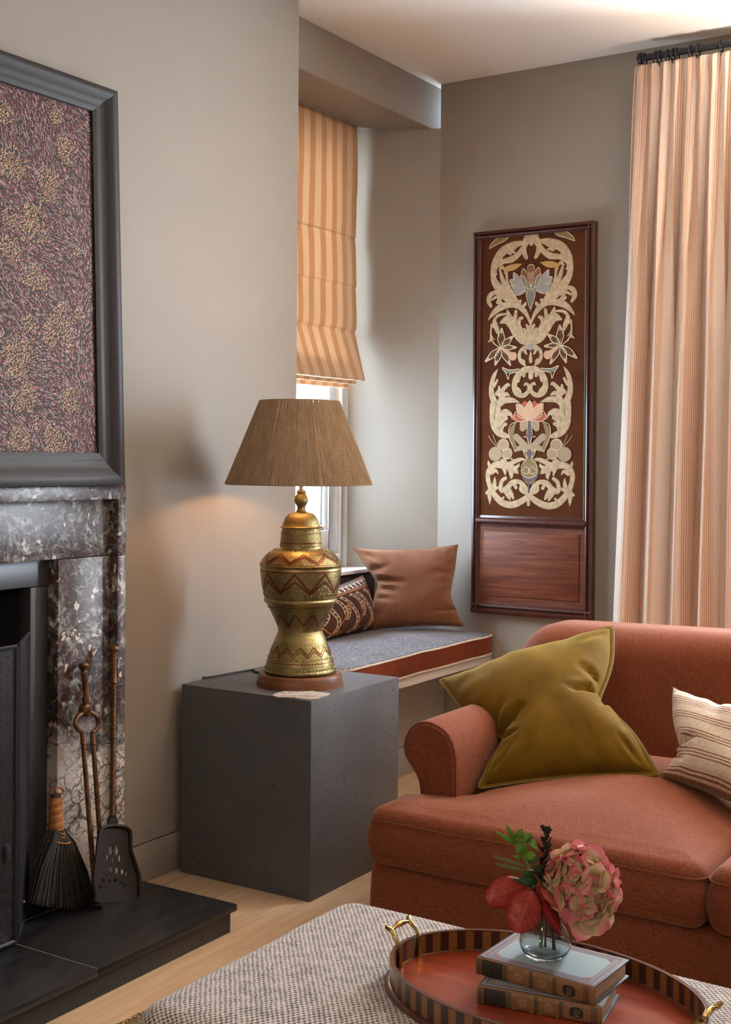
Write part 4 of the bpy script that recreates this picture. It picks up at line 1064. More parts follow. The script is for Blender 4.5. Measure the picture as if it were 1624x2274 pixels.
# ================================================================== EMBROIDERED PANEL
pan = thing('embroidered_panel', 'tall mahogany wall panel with cream scroll embroidery on brown velvet', 'wall panel', (XR, 2.09, .61))
PX = XR-.035; pyL, pyR, pzT, pzB = 2.3419, 1.8332, 2.1098, .6064
MB().box(PX+.012, XR, pyR+.004, pyL-.004, pzB+.004, pzT-.004).build('backboard', M('mahogdark'), pan, smooth=False)
def mould(pa, pb, w0, name):      # moulded rail between two panel corners; w0 = width vector (inward)
    m = MB(); pa, pb, w0 = Vector(pa), Vector(pb), Vector(w0); out = Vector((-1, 0, 0)); v = []
    pf = [(0, -.030), (0, .0), (.12, .004), (.35, .005), (.50, -.003), (.56, .0), (.68, .006), (.80, .0045), (.90, -.002), (1.0, -.006), (1.0, -.03)]
    for p in (pa, pb):
        for (t, d) in pf: v.append(p+w0*t+out*d)
    n = len(pf); return m.add(v, [(k, (k+1) % n, n+(k+1) % n, n+k) for k in range(n)]+[tuple(range(n)), tuple(range(n, 2*n))]).build(name, M('mahogdark'), pan, angle=35)
zmid = at(1180, 1160, 'x', PX).z
mould((PX, pyL, pzB), (PX, pyL, pzT), (0, -.030, 0), 'stile'); mould((PX, pyR, pzB), (PX, pyR, pzT), (0, .034, 0), 'stile')
mould((PX-.0005, pyL-.001, pzT), (PX-.0005, pyR+.001, pzT), (0, 0, -.030), 'top_rail'); mould((PX-.0005, pyL-.001, pzB), (PX-.0005, pyR+.001, pzB), (0, 0, .046), 'bottom_rail')
m = MB(); m.tube([(PX+.002, pyL-.022, zmid), (PX+.002, pyR+.026, zmid)], .013, 14).build('middle_rail', M('mahogdark'), pan)
MB().box(PX+.006, PX+.016, pyR+.03, pyL-.026, zmid-.022, zmid+.022).build('rail_backing', M('mahogdark'), pan, bevel=.002)
MB().box(PX+.008, PX+.014, pyR+.02, pyL-.02, pzB+.03, zmid).build('lower_panel', M('mahog'), pan, smooth=False)
MB().box(PX+.004, PX+.0085, pyR+.055, pyL-.052, pzB+.072, zmid-.040).build('raised_field', M('mahog'), pan, bevel=.003)
VX = PX+.0085
MB().box(VX, VX+.004, pyR+.025, pyL-.025, zmid, pzT-.02).build('velvet_ground', M('brownvelvet'), pan, smooth=False)
gp = [at(1066, 530, 'x', VX), at(1064, 1147, 'x', VX)]
MB().tube([(VX-.002, gp[0].y, pzT-.03), (VX-.002, gp[1].y+.001, zmid+.06), (VX-.004, gp[1].y+.006, zmid+.03), (VX-.008, gp[1].y+.022, zmid+.012)], .0022, 6).tube([(VX-.002, pyR+.037, pzT-.03), (VX-.002, pyR+.037, zmid+.014)], .0025, 6).build('gimp_braid', M('greygreen_wool'), pan)
AX4 = lambda y: 768-.005*y                                   # axis of the design in the traced crops
def e4(x, y): return at(1020+x/4.7765, 470+y/4.7765, 'x', VX)
def e5(x, y): return at(1020+x/4.547, 900+y/4.547, 'x', VX)
axisY = (e4(766, 300).y+e4(760, 1500).y+e5(708, 700).y)/3
ez = [0]
def stroke_poly(pts, mirror):
    """tapered brush stroke -> (y, z) outline in metres"""
    sm = cr(pts, 5); L = []; R = []
    n = len(sm)
    for i in range(n):
        a_ = Vector(sm[max(0, i-1)][:2]); b_ = Vector(sm[min(n-1, i+1)][:2]); t = (b_-a_); t = t.normalized() if t.length > 1e-9 else Vector((1, 0)); nn = Vector((-t.y, t.x)); w_ = max(.0004, sm[i][2]/2); p = Vector(sm[i][:2])
        L.append(p+nn*w_); R.append(p-nn*w_)
    t0 = (Vector(sm[1][:2])-Vector(sm[0][:2])).normalized(); t1 = (Vector(sm[-1][:2])-Vector(sm[-2][:2])).normalized()
    def cap(p, t, w_):
        nn = Vector((-t.y, t.x)); return [p+(nn*math.cos(a)+t*math.sin(a))*w_ for a in [PI*k/6 for k in range(1, 6)]]
    pl = L + cap(Vector(sm[-1][:2]), t1, sm[-1][2]/2) + R[::-1] + cap(Vector(sm[0][:2]), -t0, sm[0][2]/2)
    return pl, len(L)
def stroke(name, mat, pts, crop, mirror=True, lift=0):
    fn = e4 if crop == 4 else e5; sc = (fn(100, 500)-fn(0, 500)).length/100
    w3 = []
    kw = .80 if mat == 'wool' else 1.0
    for (x, y, wd) in pts: q = fn(x, y); w3.append((q.y, q.z, wd*sc*kw))
    for mi in ((False, True) if mirror else (False,)):
        ez[0] += 1; xo = VX-.0008-lift-(ez[0] % 70)*.000028
        sm = cr(w3, 5); n = len(sm); v = []; f = []
        for i in range(n):
            a_ = Vector(sm[max(0, i-1)][:2]); b_ = Vector(sm[min(n-1, i+1)][:2]); t = b_-a_; t = t.normalized() if t.length > 1e-9 else Vector((1, 0)); nn = Vector((-t.y, t.x)); w_ = max(.0003, sm[i][2]/2)
            for s, dx in ((-1, .0009), (-.8, 0), (.8, 0), (1, .0009)):
                q = Vector(sm[i][:2])+nn*w_*s; y = 2*axisY-q.x if mi else q.x; v.append((xo+dx, y, q.y))
        f = [(4*i+s, 4*i+s+1, 4*i+s+5, 4*i+s+4) for i in range(n-1) for s in range(3)]
        for i, sgn in ((0, -1), (n-1, 1)):
            j = min(max(i, 1), n-2); t = Vector(sm[j+1][:2])-Vector(sm[j-1][:2]); t.normalize(); nn = Vector((-t.y, t.x)); w_ = max(.0003, sm[i][2]/2); c = len(v)
            p = Vector(sm[i][:2]); arc_ = [p+(nn*math.cos(a)+t*sgn*math.sin(a))*w_ for a in [PI*k/8 for k in range(9)]]
            v += [(xo, 2*axisY-q.x if mi else q.x, q.y) for q in arc_]; f.append(tuple(range(c, c+9)))
        MB().add(v, f).build(name, M(mat), pan, smooth=False, weld=False)
def outline(name, mat, pts, crop, wd=9, mirror=True, lift=.0008): stroke(name, mat, [(x, y, wd) for x, y in pts], crop, mirror, lift)
def blobs(name, mat, lst, crop, mirror=True, lift=0):
    for (x, y, r) in lst: stroke(name, mat, [(x-.5, y, 2*r), (x+.5, y, 2*r)], crop, mirror, lift)
W = 'wool'
S4 = [
 [(712, 330, 40), (650, 335, 60), (560, 365, 95), (455, 430, 105), (385, 540, 90), (362, 650, 70), (375, 740, 80), (430, 820, 110), (500, 890, 120), (570, 950, 105), (640, 1010, 60), (720, 1100, 40), (755, 1180, 30)],
 [(380, 610, 30), (430, 560, 50), (480, 525, 60), (560, 505, 75), (630, 450, 65), (690, 370, 60), (730, 310, 60)],
 [(600, 375, 40), (565, 395, 55), (560, 425, 40), (590, 430, 26)], [(480, 420, 30), (520, 430, 40), (548, 452, 26)], [(430, 500, 26), (455, 515, 40), (470, 545, 30)], [(395, 600, 26), (385, 640, 34), (398, 665, 24)],
 [(430, 620, 26), (455, 590, 40), (480, 610, 34)], [(440, 640, 30), (455, 700, 50), (480, 760, 60), (520, 850, 60), (590, 940, 60)], [(500, 640, 40), (510, 720, 30), (525, 800, 40), (560, 870, 60), (610, 950, 50)],
 [(430, 930, 60), (425, 880, 55), (380, 860, 50), (330, 890, 60), (315, 950, 60), (340, 1005, 36)], [(440, 900, 24), (395, 905, 34), (350, 935, 24)], [(460, 990, 50), (430, 965, 60), (408, 960, 40)],
 [(750, 1150, 20), (700, 1060, 50), (640, 1010, 60), (560, 985, 70), (450, 1010, 80), (370, 1070, 60), (310, 1150, 8)], [(630, 1000, 50), (640, 965, 50), (650, 950, 36)], [(670, 1010, 40), (700, 985, 40), (706, 965, 20)],
 [(740, 1390, 70), (670, 1350, 110), (610, 1270, 120), (570, 1190, 130), (510, 1150, 110), (440, 1180, 20)], [(540, 1150, 80), (525, 1090, 56), (512, 1045, 16)], [(590, 1170, 60), (600, 1100, 46), (606, 1060, 40)], [(630, 1200, 50), (645, 1140, 44), (670, 1128, 34)],
 [(650, 1320, 60), (665, 1260, 40), (650, 1220, 30), (645, 1190, 20)], [(690, 1370, 60), (690, 1330, 40), (685, 1305, 34)], [(720, 1340, 60), (705, 1280, 44), (695, 1250, 34)], [(745, 1330, 60), (735, 1240, 44), (720, 1205, 30)],
 [(365, 1230, 20), (372, 1160, 36), (420, 1100, 36), (510, 1085, 22)], [(385, 1170, 40), (400, 1240, 60), (430, 1330, 6)], [(345, 1200, 24), (338, 1290, 24), (345, 1350, 40), (310, 1385, 8)], [(345, 1350, 24), (375, 1400, 18), (430, 1440, 14)], [(345, 1330, 24), (385, 1360, 6)],
 [(700, 1625, 30), (660, 1590, 44), (640, 1530, 44), (660, 1470, 44), (710, 1435, 40)], [(690, 1440, 40), (705, 1490, 36), (720, 1510, 20)], [(650, 1570, 26), (690, 1580, 22), (700, 1600, 16)],
 [(762, 1665, 60), (700, 1680, 80), (625, 1740, 70), (590, 1830, 70), (610, 1920, 70), (680, 1950, 56), (735, 1910, 50), (742, 1850, 40), (710, 1825, 36), (695, 1840, 20)], [(690, 1710, 50), (690, 1740, 44)], [(640, 1760, 40), (628, 1795, 44)], [(600, 1860, 40), (650, 1900, 30), (660, 1940, 26), (690, 1935, 16)],
 [(412, 1668, 6), (372, 1740, 50), (345, 1830, 56), (345, 1930, 70), (370, 2010, 80), (380, 2100, 80), (365, 2197, 80)], [(370, 1850, 40), (400, 1800, 34), (405, 1785, 26)], [(400, 1930, 50), (425, 1890, 40), (425, 1860, 30)], [(430, 1940, 60), (480, 1870, 50), (520, 1835, 40), (540, 1850, 14)], [(440, 1960, 50), (500, 1935, 50), (535, 1955, 16)],
 [(400, 2080, 70), (470, 2010, 70), (560, 2000, 60), (640, 2025, 8)], [(420, 2160, 60), (490, 2120, 60), (550, 2150, 40), (565, 2195, 10)], [(400, 2040, 50), (450, 1980, 40), (500, 1990, 30)], [(430, 2180, 60), (470, 2160, 50)],
 [(705, 300, 60), (695, 350, 44), (690, 430, 60), (715, 490, 44)], [(720, 262, 50), (705, 258, 36)],
]
for st in S4: stroke('scroll', W, st, 4)
stroke('scroll', W, [(768, 215, 90), (768, 280, 120), (768, 340, 50)], 4, False)
stroke('scroll', W, [(760, 1210, 40), (760, 1290, 110), (760, 1380, 150), (760, 1405, 120)], 4, False)
stroke('scroll', W, [(762, 1690, 60), (762, 1755, 60)], 4, False); stroke('scroll', W, [(760, 1480, 10), (760, 1545, 44), (760, 1590, 40)], 4, False)
stroke('cap_motif', 'grey_wool', [(690, 1450, 10), (760, 1435, 60), (832, 1448, 10)], 4, False, .0008)
stroke('leaf_motif', 'gold_wool', [(482, 655, 10), (510, 610, 50), (590, 585, 56), (668, 555, 4)], 4, lift=.0008)
stroke('leaf_motif', 'olivebrown_wool', [(330, 380, 6), (400, 320, 60), (480, 280, 60), (540, 245, 10)], 4, lift=.0002)
outline('leaf_outline', 'stitch', [(322, 395), (345, 340), (420, 275), (520, 255), (500, 300), (420, 340), (322, 395)], 4, 7)
# thistle
stroke('thistle_heart', 'brick_wool', [(768, 600, 60), (765, 690, 110), (765, 800, 60)], 4, False); stroke('thistle_heart', 'brick_wool', [(768, 575, 20), (768, 600, 80), (768, 620, 60)], 4, False)
stroke('thistle_petal', 'brick_wool', [(700, 660, 60), (680, 610, 20)], 4); stroke('thistle_petal', 'greygreen_wool', [(720, 810, 30), (690, 750, 60), (672, 680, 20)], 4)
stroke('thistle_petal', 'grey_wool', [(700, 830, 40), (630, 790, 110), (560, 740, 60), (545, 725, 8)], 4); stroke('thistle_petal', 'grey_wool', [(640, 780, 80), (600, 700, 60), (578, 645, 6)], 4); stroke('thistle_petal', 'grey_wool', [(690, 840, 40), (620, 860, 50), (560, 800, 6)], 4)
stroke('thistle_stem', 'greygreen_wool', [(763, 830, 100), (763, 900, 90), (762, 980, 30), (760, 1060, 8)], 4, False)
for pts in ([(765, 830), (690, 790), (655, 690), (700, 700), (725, 800)], [(655, 690), (680, 605), (720, 640)], [(730, 620), (735, 575), (768, 560)], [(700, 835), (620, 890), (570, 850), (545, 790), (600, 800)], [(600, 800), (540, 725), (590, 720), (580, 645), (650, 700)], [(735, 840), (715, 890), (755, 1030)]): outline('stitching', 'stitch', pts, 4, 6)
for k in range(4):
    outline('stitching', 'stitch', [(725+k*18, 640), (745+k*18, 720), (760, 810)], 4, 3.5)
# lilies
for tip, wd in (((455, 1235), 70), ((575, 1320), 60), ((612, 1440), 50), ((548, 1632), 60), ((385, 1630), 60), ((280, 1592), 60)):
    b = Vector((445, 1440)); tpv = Vector(tip); d = (tpv-b); nn = Vector((-d.y, d.x)).normalized()*wd*.5; mid = b+d*.5
    outline('lily_petal', 'stitch', [tuple(b), tuple(b+d*.3+nn*.8), tuple(mid+nn), tuple(b+d*.8+nn*.5), tip, tuple(b+d*.8-nn*.5), tuple(mid-nn), tuple(b+d*.3-nn*.8), tuple(b)], 4, 9)
    stroke('lily_tip', W, [tuple(b+d*.78)+(wd*.45,), tuple(b+d*.9)+(wd*.3,), tip+(3,)], 4)
    for q in (-.4, 0, .4): outline('lily_vein', 'tan_wool', [tuple(b+d*.15), tuple(b+d*.45+nn*q), tuple(b+d*.7+nn*q*.8)], 4, 2.5)
stroke('lily_trumpet', 'peach_wool', [(450, 1445, 24), (510, 1490, 36), (550, 1518, 56), (572, 1532, 84)], 4)
stroke('leaf_motif', 'greygreen_wool', [(465, 1665, 10), (520, 1695, 40), (640, 1680, 16)], 4); outline('leaf_outline', 'stitch', [(640, 1668), (540, 1680), (460, 1655), (500, 1715), (525, 1780), (545, 1720), (640, 1700)], 4, 8)
S5 = [
 [(345, 0, 80), (335, 100, 60), (345, 200, 60), (390, 270, 70), (450, 300, 70), (500, 315, 40)], [(400, 30, 60), (400, 90, 50), (370, 200, 60)], [(420, 120, 60), (460, 90, 60), (520, 90, 40), (540, 140, 8)], [(400, 200, 70), (450, 150, 50), (480, 130, 40)], [(420, 250, 60), (440, 210, 44), (470, 190, 40)],
 [(700, 920, 60), (620, 975, 70), (530, 1005, 75), (440, 985, 75), (370, 920, 70), (320, 840, 60), (292, 740, 56), (300, 660, 56), (360, 605, 70), (440, 600, 90), (520, 630, 90), (575, 665, 60), (598, 690, 10)],
 [(320, 640, 44), (300, 590, 36), (296, 562, 10)], [(420, 600, 50), (440, 555, 40), (475, 565, 24)], [(500, 600, 50), (580, 560, 50), (640, 545, 34), (672, 560, 10)], [(560, 640, 50), (600, 610, 34), (606, 590, 14)], [(520, 660, 60), (530, 720, 40), (520, 740, 10)],
 [(695, 905, 50), (665, 830, 60), (610, 775, 50), (540, 780, 60), (490, 830, 60), (440, 860, 60), (420, 840, 50), (430, 770, 46), (470, 735, 40)], [(630, 800, 30), (625, 850, 44), (660, 880, 40)], [(560, 800, 40), (575, 830, 40)], [(500, 850, 60), (530, 900, 50), (550, 940, 24)], [(470, 880, 40), (505, 930, 40), (515, 950, 20)],
 [(300, 870, 50), (310, 940, 44), (310, 1002, 4)], [(280, 885, 36), (300, 880, 30)], [(340, 860, 60), (360, 790, 50), (362, 725, 10)], [(330, 680, 50), (370, 660, 40), (395, 690, 14)], [(440, 980, 40), (440, 945, 30), (452, 930, 24)], [(395, 830, 30), (350, 850, 50)], [(460, 640, 60), (470, 700, 20)],
]
for st in S5: stroke('scroll', W, st, 5)
stroke('scroll', W, [(703, 940, 40), (702, 1000, 40)], 5, False)
# red flower
stroke('flower_petal', 'peach_wool', [(712, 140, 30), (712, 60, 90), (715, -10, 60), (716, -42, 10)], 5, False, .0012)
stroke('flower_petal', 'peach_wool', [(700, 140, 30), (650, 70, 90), (600, 10, 60), (590, 0, 30)], 5, lift=.0008); stroke('flower_petal', 'red_wool', [(690, 100, 60), (665, 10, 80), (668, -20, 40)], 5, lift=.0003)
stroke('flower_petal', 'red_wool', [(680, 130, 30), (610, 130, 60), (570, 120, 60)], 5, lift=.0002); outline('stitching', 'stitch', [(690, 150), (600, 165), (552, 120), (585, 60), (600, 110), (660, 140)], 5, 7)
for pts in ([(705, 140), (650, 110), (590, 20), (610, -10), (660, 30), (695, 110)], [(690, 60), (690, -10), (715, -45)]): outline('stitching', 'stitch', pts, 5, 6, lift=.0016)
stroke('flower_sepal', 'tan_wool', [(700, 150, 30), (660, 200, 90), (645, 230, 60)], 5)
stroke('flower_stem', 'purple_wool', [(712, 140, 20), (712, 260, 50), (712, 340, 40), (712, 420, 20)], 5, False); outline('stitching', 'stitch', [(700, 150), (690, 240), (685, 300)], 5, 5); outline('stitching', 'stitch', [(655, 318), (690, 325), (705, 410)], 5, 7)
stroke('leaf_motif', 'olivebrown_wool', [(580, 175, 10), (540, 240, 50), (530, 320, 50), (560, 400, 40), (610, 460, 16)], 5); outline('leaf_outline', 'stitch', [(585, 170), (520, 200), (505, 300), (540, 400), (570, 470)], 5, 6)
stroke('ribbon_motif', 'tan_wool', [(580, 320, 60), (630, 370, 60), (690, 425, 50)], 5); stroke('ribbon_motif', 'tan_wool', [(570, 460, 20), (620, 430, 50), (680, 440, 40)], 5)
blobs('clover_motif', 'tan_wool', [(368, 492, 64), (448, 402, 58), (482, 484, 56), (420, 470, 50)], 5)
for (x, y, r) in ((365, 495, 58), (450, 400, 52), (485, 490, 48)): outline('stitching', 'stitch', [(x+r*math.cos(a), y+r*math.sin(a)) for a in [2*PI*i/10 for i in range(11)]], 5, 6)
outline('sprig', 'tan_wool', [(400, 440), (340, 370), (300, 310)], 5, 8); outline('sprig', 'tan_wool', [(400, 430), (370, 370), (345, 300)], 5, 8); outline('sprig', 'tan_wool', [(500, 520), (545, 550)], 5, 16)
# urn
stroke('urn_motif', 'olivebrown_wool', [(712, 440, 110), (712, 500, 60), (714, 570, 120), (716, 650, 170), (716, 700, 160), (716, 730, 120)], 5, False, .0006)
stroke('urn_motif', 'purple_wool', [(640, 690, 6), (660, 735, 30), (716, 752, 40), (775, 735, 30), (795, 690, 6)], 5, False, .0010); stroke('urn_motif', 'purple_wool', [(712, 420, 40), (712, 470, 60), (712, 540, 14)], 5, False, .0010); stroke('urn_motif', 'purple_wool', [(704, 750, 20), (703, 880, 14)], 5, False, .0010)
for pts in ([(650, 440), (660, 500), (690, 540), (640, 600), (635, 690), (690, 730), (716, 735)], [(640, 660), (680, 620), (716, 660), (690, 690), (650, 680)], [(690, 470), (660, 460), (690, 520)]): outline('stitching', 'stitch', pts, 5, 6, lift=.0016)

# ================================================================== SOFA
sofa = thing('sofa', 'rust woven low sofa with rolled arm and loose seat cushions', 'sofa', (3.1, .9, 0))
SYR = -.75
base_o = rounded([(2.618, SYR), (3.70, SYR), (3.70, 1.652), (2.618, 1.652)], .035, 5, .035)
pad(base_o, .012, .232, .026, 0, bulge=.004, nt=3, rb=.008).build('base', M('sofa'), sofa)
wob = lambda q, t: (q.x+.004*nz(q.y*5, q.z*6, 3), q.y+.003*nz(q.x*5, q.z*6, 8), q.z + .010*nz(q.x*4.5, q.y*4.5, 5)*(t if t else .35))
co1 = rounded([(2.592, .812), (3.49, .812), (3.49, 1.487), (2.778, 1.487), (2.772, 1.640), (2.592, 1.640)], [.035, .03, .03, .02, .035, .04], 6, .03)
pad(co1, .234, .374, .036, .064, (2.95, 1.18), .010, nt=22, rb=.026, disp=wob, cf=softcrown([(2.592, .812), (3.49, .812), (3.49, 1.487), (2.778, 1.50), (2.772, 1.640), (2.592, 1.640)], .26)).build('seat_cushion', M('sofa'), sofa)
co2 = rounded([(2.592, -.05), (3.49, -.05), (3.49, .806), (2.592, .806)], [.035, .03, .03, .04], 6, .03)
pad(co2, .234, .374, .036, .064, (2.98, .40), .010, nt=18, rb=.026, disp=wob, cf=softcrown([(2.592, -.05), (3.49, -.05), (3.49, .806), (2.592, .806)], .26)).build('seat_cushion', M('sofa'), sofa)
for co in (co1, co2):
    n_ = onorm(co)
    for zw, dd in ((.344, .0020), (.259, .0015)):
        MB().tube([wob(Vector((p[0]+q.x*dd, p[1]+q.y*dd, zw)), 0) for p, q in zip(co, n_)], .0020, 5, True).build('welt', M('sofa'), sofa)
# rolled arm, extruded front to back
arm_pf = [(1.49, .10), (1.49, .25), (1.4902, .393), (1.4905, .4366), (1.4925, .4743), (1.5013, .5066), (1.5193, .5335), (1.5528, .5497), (1.5853, .5527), (1.6114, .5417), (1.631, .521), (1.6426, .49), (1.640, .462), (1.626, .441), (1.609, .420), (1.596, .39), (1.589, .30), (1.589, .10)]
def arm(pf, xa, xb, nm):
    pl = cr(pf, 4); n = len(pl); N2 = []
    c = pl if sum((pl[(i+1) % n][0]-pl[i][0])*(pl[(i+1) % n][1]+pl[i][1]) for i in range(n)) < 0 else pl[::-1]
    Nn = onorm(c); m = MB(); v = []; uv = []; f = []; arc_ = [0]
    for i in range(1, n): arc_.append(arc_[-1]+math.dist(c[i], c[i-1]))
    rings = [(xa, .012), (xa+.0015, .007), (xa+.005, .003), (xa+.012, 0), (xa+.2, 0), (xa+.4, 0), (xb, 0)]
    for (x, d) in rings:
        for i in range(n):
            q = Vector(c[i])-Nn[i]*d; v.append((x+.003*nz(q.x*8, q.y*8, 1), q.x, q.y)); uv.append((arc_[i], x))
    for j in range(len(rings)-1):
        for i in range(n): k = (i+1) % n; f.append((j*n+i, j*n+k, (j+1)*n+k, (j+1)*n+i))
    m.add(v, f, uv)
    m.add([(xa, (Vector(c[i])-Nn[i]*.012).x, (Vector(c[i])-Nn[i]*.012).y) for i in range(n)], [tuple(range(n))], [((Vector(c[i])).x, (Vector(c[i])).y) for i in range(n)])
    o = m.build(nm, M('sofa'), sofa, angle=60)
    MB().tube([Vector((xa+.004, (Vector(c[i])-Nn[i]*.002).x, (Vector(c[i])-Nn[i]*.002).y)) for i in range(n)], .0017, 5, True).build('arm_welt', M('sofa'), sofa)
arm(arm_pf, 2.775, 3.66, 'arm')
arm([(-.9-(y-1.6)*1+.68, z) for y, z in arm_pf], 2.775, 3.66, 'arm')
bo_ = rounded([(SYR, .20), (1.700, .20), (1.705, .712), (SYR, .762)], [.05, .05, .135, .1], 9, .03)
mb = pad(bo_, -3.70, -3.475, .085, .006, (.5, .46), .0, nt=10, rb=.05)
mb.v = [(-h+.12*(b-.30)+.004*nz(a*4, b*4, 2), a, b) for (a, b, h) in mb.v]
mb.build('back', M('sofa'), sofa)
# velvet cushion
ocu = thing('velvet_cushion', 'large olive green velvet cushion with pointed corners against the sofa arm', 'cushion', (3.0, 1.3, .42))
m, e, P, nr = pillow([at(1070, 1747, 'z', .388), at(1455, 1719, 'z', .440), at(1357, 1395, 'x', 3.46), at(983, 1513, 'x', 3.14)], .092, (.035, .200, .010, .235), n=64, wr=.009, seed=11, notch={'l': (.36, .20), 'r': (.50, .19)},
    creases=((0, .36, .26, .42, .030, .024), (0, .27, .20, .24, .018, .020), (0, .44, .20, .52, .016, .020), (1, .50, .72, .46, .030, .026), (1, .58, .80, .66, .018, .022), (1, .42, .82, .33, .018, .020), (1, .30, .90, .16, .012, .018), (.07, .06, .20, .22, .012, .02), (.93, .04, .86, .16, .012, .02), (.95, .94, .82, .84, .010, .03)))
m.build('cover', M('olive'), ocu)
fl = MB()      # flange edge
ne = len(e); cen = sum((Vector(q) for q in e), Vector())/ne
v = []; 
for i, q in enumerate(e):
    q = Vector(q); t = (Vector(e[(i+1) % ne])-Vector(e[i-1])).normalized(); o_ = t.cross(nr).normalized()
    v += [q-o_*.004, q+o_*.009+nr*.0015]
fl.add(v, [(2*i, 2*i+1, (2*i+3) % (2*ne), (2*i+2) % (2*ne)) for i in range(ne)]).build('flange', M('olive'), ocu, solid=.004)
MB().tube([v[2*i+1] for i in range(ne)], .0024, 6, True).build('piping', M('olive_cord'), ocu)
scu = thing('striped_cushion', 'cream wool cushion with brown woven stripes and olive piping on the sofa', 'cushion', (3.1, .95, .42))
m, e, P, nr = pillow([at(1468, 1720, 'x', 3.03), at(1745, 1835, 'x', 2.90), at(1725, 1575, 'x', 3.16), at(1495, 1527, 'x', 3.27)], .070, (.04, .05, .10, .16), n=50, wr=.006, seed=4, notch={'l': (.30, .22)},
    creases=((0, .30, .3, .40, .022, .026), (0, .22, .18, .14, .012, .02), (.5, 1, .5, .7, .012, .06)))
m.build('cover', M('stripecush'), scu); MB().tube(e, .0028, 6, True).build('piping', M('olive_cord'), scu)

# ================================================================== RUG AND OTTOMAN
rug = thing('jute_rug', 'golden woven jute rug with a short fringe under the ottoman', 'rug', (1.2, .4, 0))
RYE, RXE = 1.868, 2.36
MB().box(.1, RXE, -1.2, RYE, .0005, .007).build('weave', M('jute'), rug, bevel=.002)
fr = MB(); rr = random.Random(2)
x = .6
while x < RXE:
    L = rr.uniform(.012, .028); p = Vector((x, RYE-.003, .004)); fr.tube([p, p+Vector((rr.uniform(-.004, .004), L*.5, .003)), p+Vector((rr.uniform(-.008, .008), L, -.002))], [.0016, .0014, .0009], 4, caps=False); x += rr.uniform(.004, .007)
o = fr.build('fringe', M('jute'), rug); o['kind'] = 'stuff'
ott = thing('ottoman', 'large upholstered ottoman in chunky grey and cream tweed', 'ottoman', (1.68, .65, .007))
oo = rounded([(1.385, .0), (1.985, .0), (1.985, 1.300), (1.385, 1.300)], .055, 8, .02)
od = lambda q, t: (q.x+.004*nz(q.y*6, q.z*6, 4), q.y+.004*nz(q.x*6, q.z*6, 7), q.z+.003*nz(q.x*6, q.y*6, 1))
pad(oo, .045, .402, .045, .010, bulge=.008, nt=22, rb=.02, disp=od).build('upholstery', M('tweed'), ott)
for (x, y) in ((1.45, .07), (1.92, .07), (1.45, 1.23), (1.92, 1.23)): MB().lathe([(.022, 0), (.026, .05)], (x, y, .007), 14).build('foot', M('mahogdark'), ott)

# ================================================================== TRAY
TZ = .4075; TC = Vector((1.7106, .7735)); TA, TB = .2485, .1657; tph = math.atan2(.9961, .0881)
tray = thing('oval_tray', 'oval mahogany tray with striped inlaid gallery and brass handles on the ottoman', 'tray', (TC.x, TC.y, TZ))
def ell(a, b, t):
    x, y = a*math.cos(t), b*math.sin(t); return Vector((TC.x+x*math.cos(tph)-y*math.sin(tph), TC.y+x*math.sin(tph)+y*math.cos(tph)))
ring_ = lambda d, n=120: [tuple(ell(TA+d, TB+d, 2*PI*i/n)) for i in range(n)]
m = MB(); n = 120; rows = [(-.02, TZ), (.004, TZ), (.0085, TZ+.003), (.0085, TZ+.006), (.004, TZ+.009), (.0, TZ+.0095), (-.02, TZ+.0095)]
v = [(*q, z) for d, z in rows for q in ring_(d)]
f = [(j*n+i, j*n+(i+1) % n, (j+1)*n+(i+1) % n, (j+1)*n+i) for j in range(len(rows)-1) for i in range(n)] + [tuple(range(n))]
m.add(v, f).build('base_moulding', M('tray_edge'), tray)
m = MB(); v = [(*q, TZ+.0098) for q in ring_(-.0055)]; v2 = [(*q, TZ+.0085) for q in ring_(-.0055)]; m.add(v+v2, [tuple(range(n)), tuple(range(n, 2*n))[::-1]]+[(i, (i+1) % n, n+(i+1) % n, n+i) for i in range(n)]).build('bed', M('traybed'), tray, smooth=False)
BEDZ = TZ+.0098; RIM = TZ+.0415
# even spacing round the ellipse
tt = [2*PI*i/2000 for i in range(2001)]; al = [0]
for a, b in zip(tt, tt[1:]): al.append(al[-1]+(ell(TA, TB, b)-ell(TA, TB, a)).length)
NB = 92
def t_at(s):
    lo = next(i for i in range(len(al)) if al[i] >= s-1e-9); return tt[lo]
for k in range(NB):
    t0, t1 = t_at(al[-1]*k/NB), t_at(al[-1]*(k+1)/NB); vs = []
    for q in range(3):
        t = t0+(t1-t0)*q/2; o1, i1 = ell(TA, TB, t), ell(TA-.0052, TB-.0052, t)
        vs += [(*o1, TZ+.009), (*o1, RIM), (*i1, RIM), (*i1, TZ+.009)]
    f = [(4*q+a, 4*q+(a+1) % 4, 4*q+4+(a+1) % 4, 4*q+4+a) for q in range(2) for a in range(4)] + [(0, 1, 2, 3), (8, 9, 10, 11)]
    MB().add(vs, f).build('inlay_block', M('inlay_light' if k % 2 else 'inlay_dark'), tray, smooth=False)
m = MB(); rows = [(.0008, RIM-.0003), (.0008, RIM+.0014), (-.006, RIM+.0014), (-.006, RIM-.0003)]; v = [(*q, z) for d, z in rows for q in ring_(d)]
m.add(v, [(j*n+i, j*n+(i+1) % n, ((j+1) % 4)*n+(i+1) % n, ((j+1) % 4)*n+i) for j in range(4) for i in range(n)]).build('rim_cap', M('tray_edge'), tray)
m = MB(); rows = [(-.0052, BEDZ), (-.0052, BEDZ+.0015), (-.0072, BEDZ+.0003)]; v = [(*q, z) for d, z in rows for q in ring_(d)]
m.add(v, [(j*n+i, j*n+(i+1) % n, (j+1)*n+(i+1) % n, (j+1)*n+i) for j in range(2) for i in range(n)]).build('inner_line', M('brass_line'), tray)
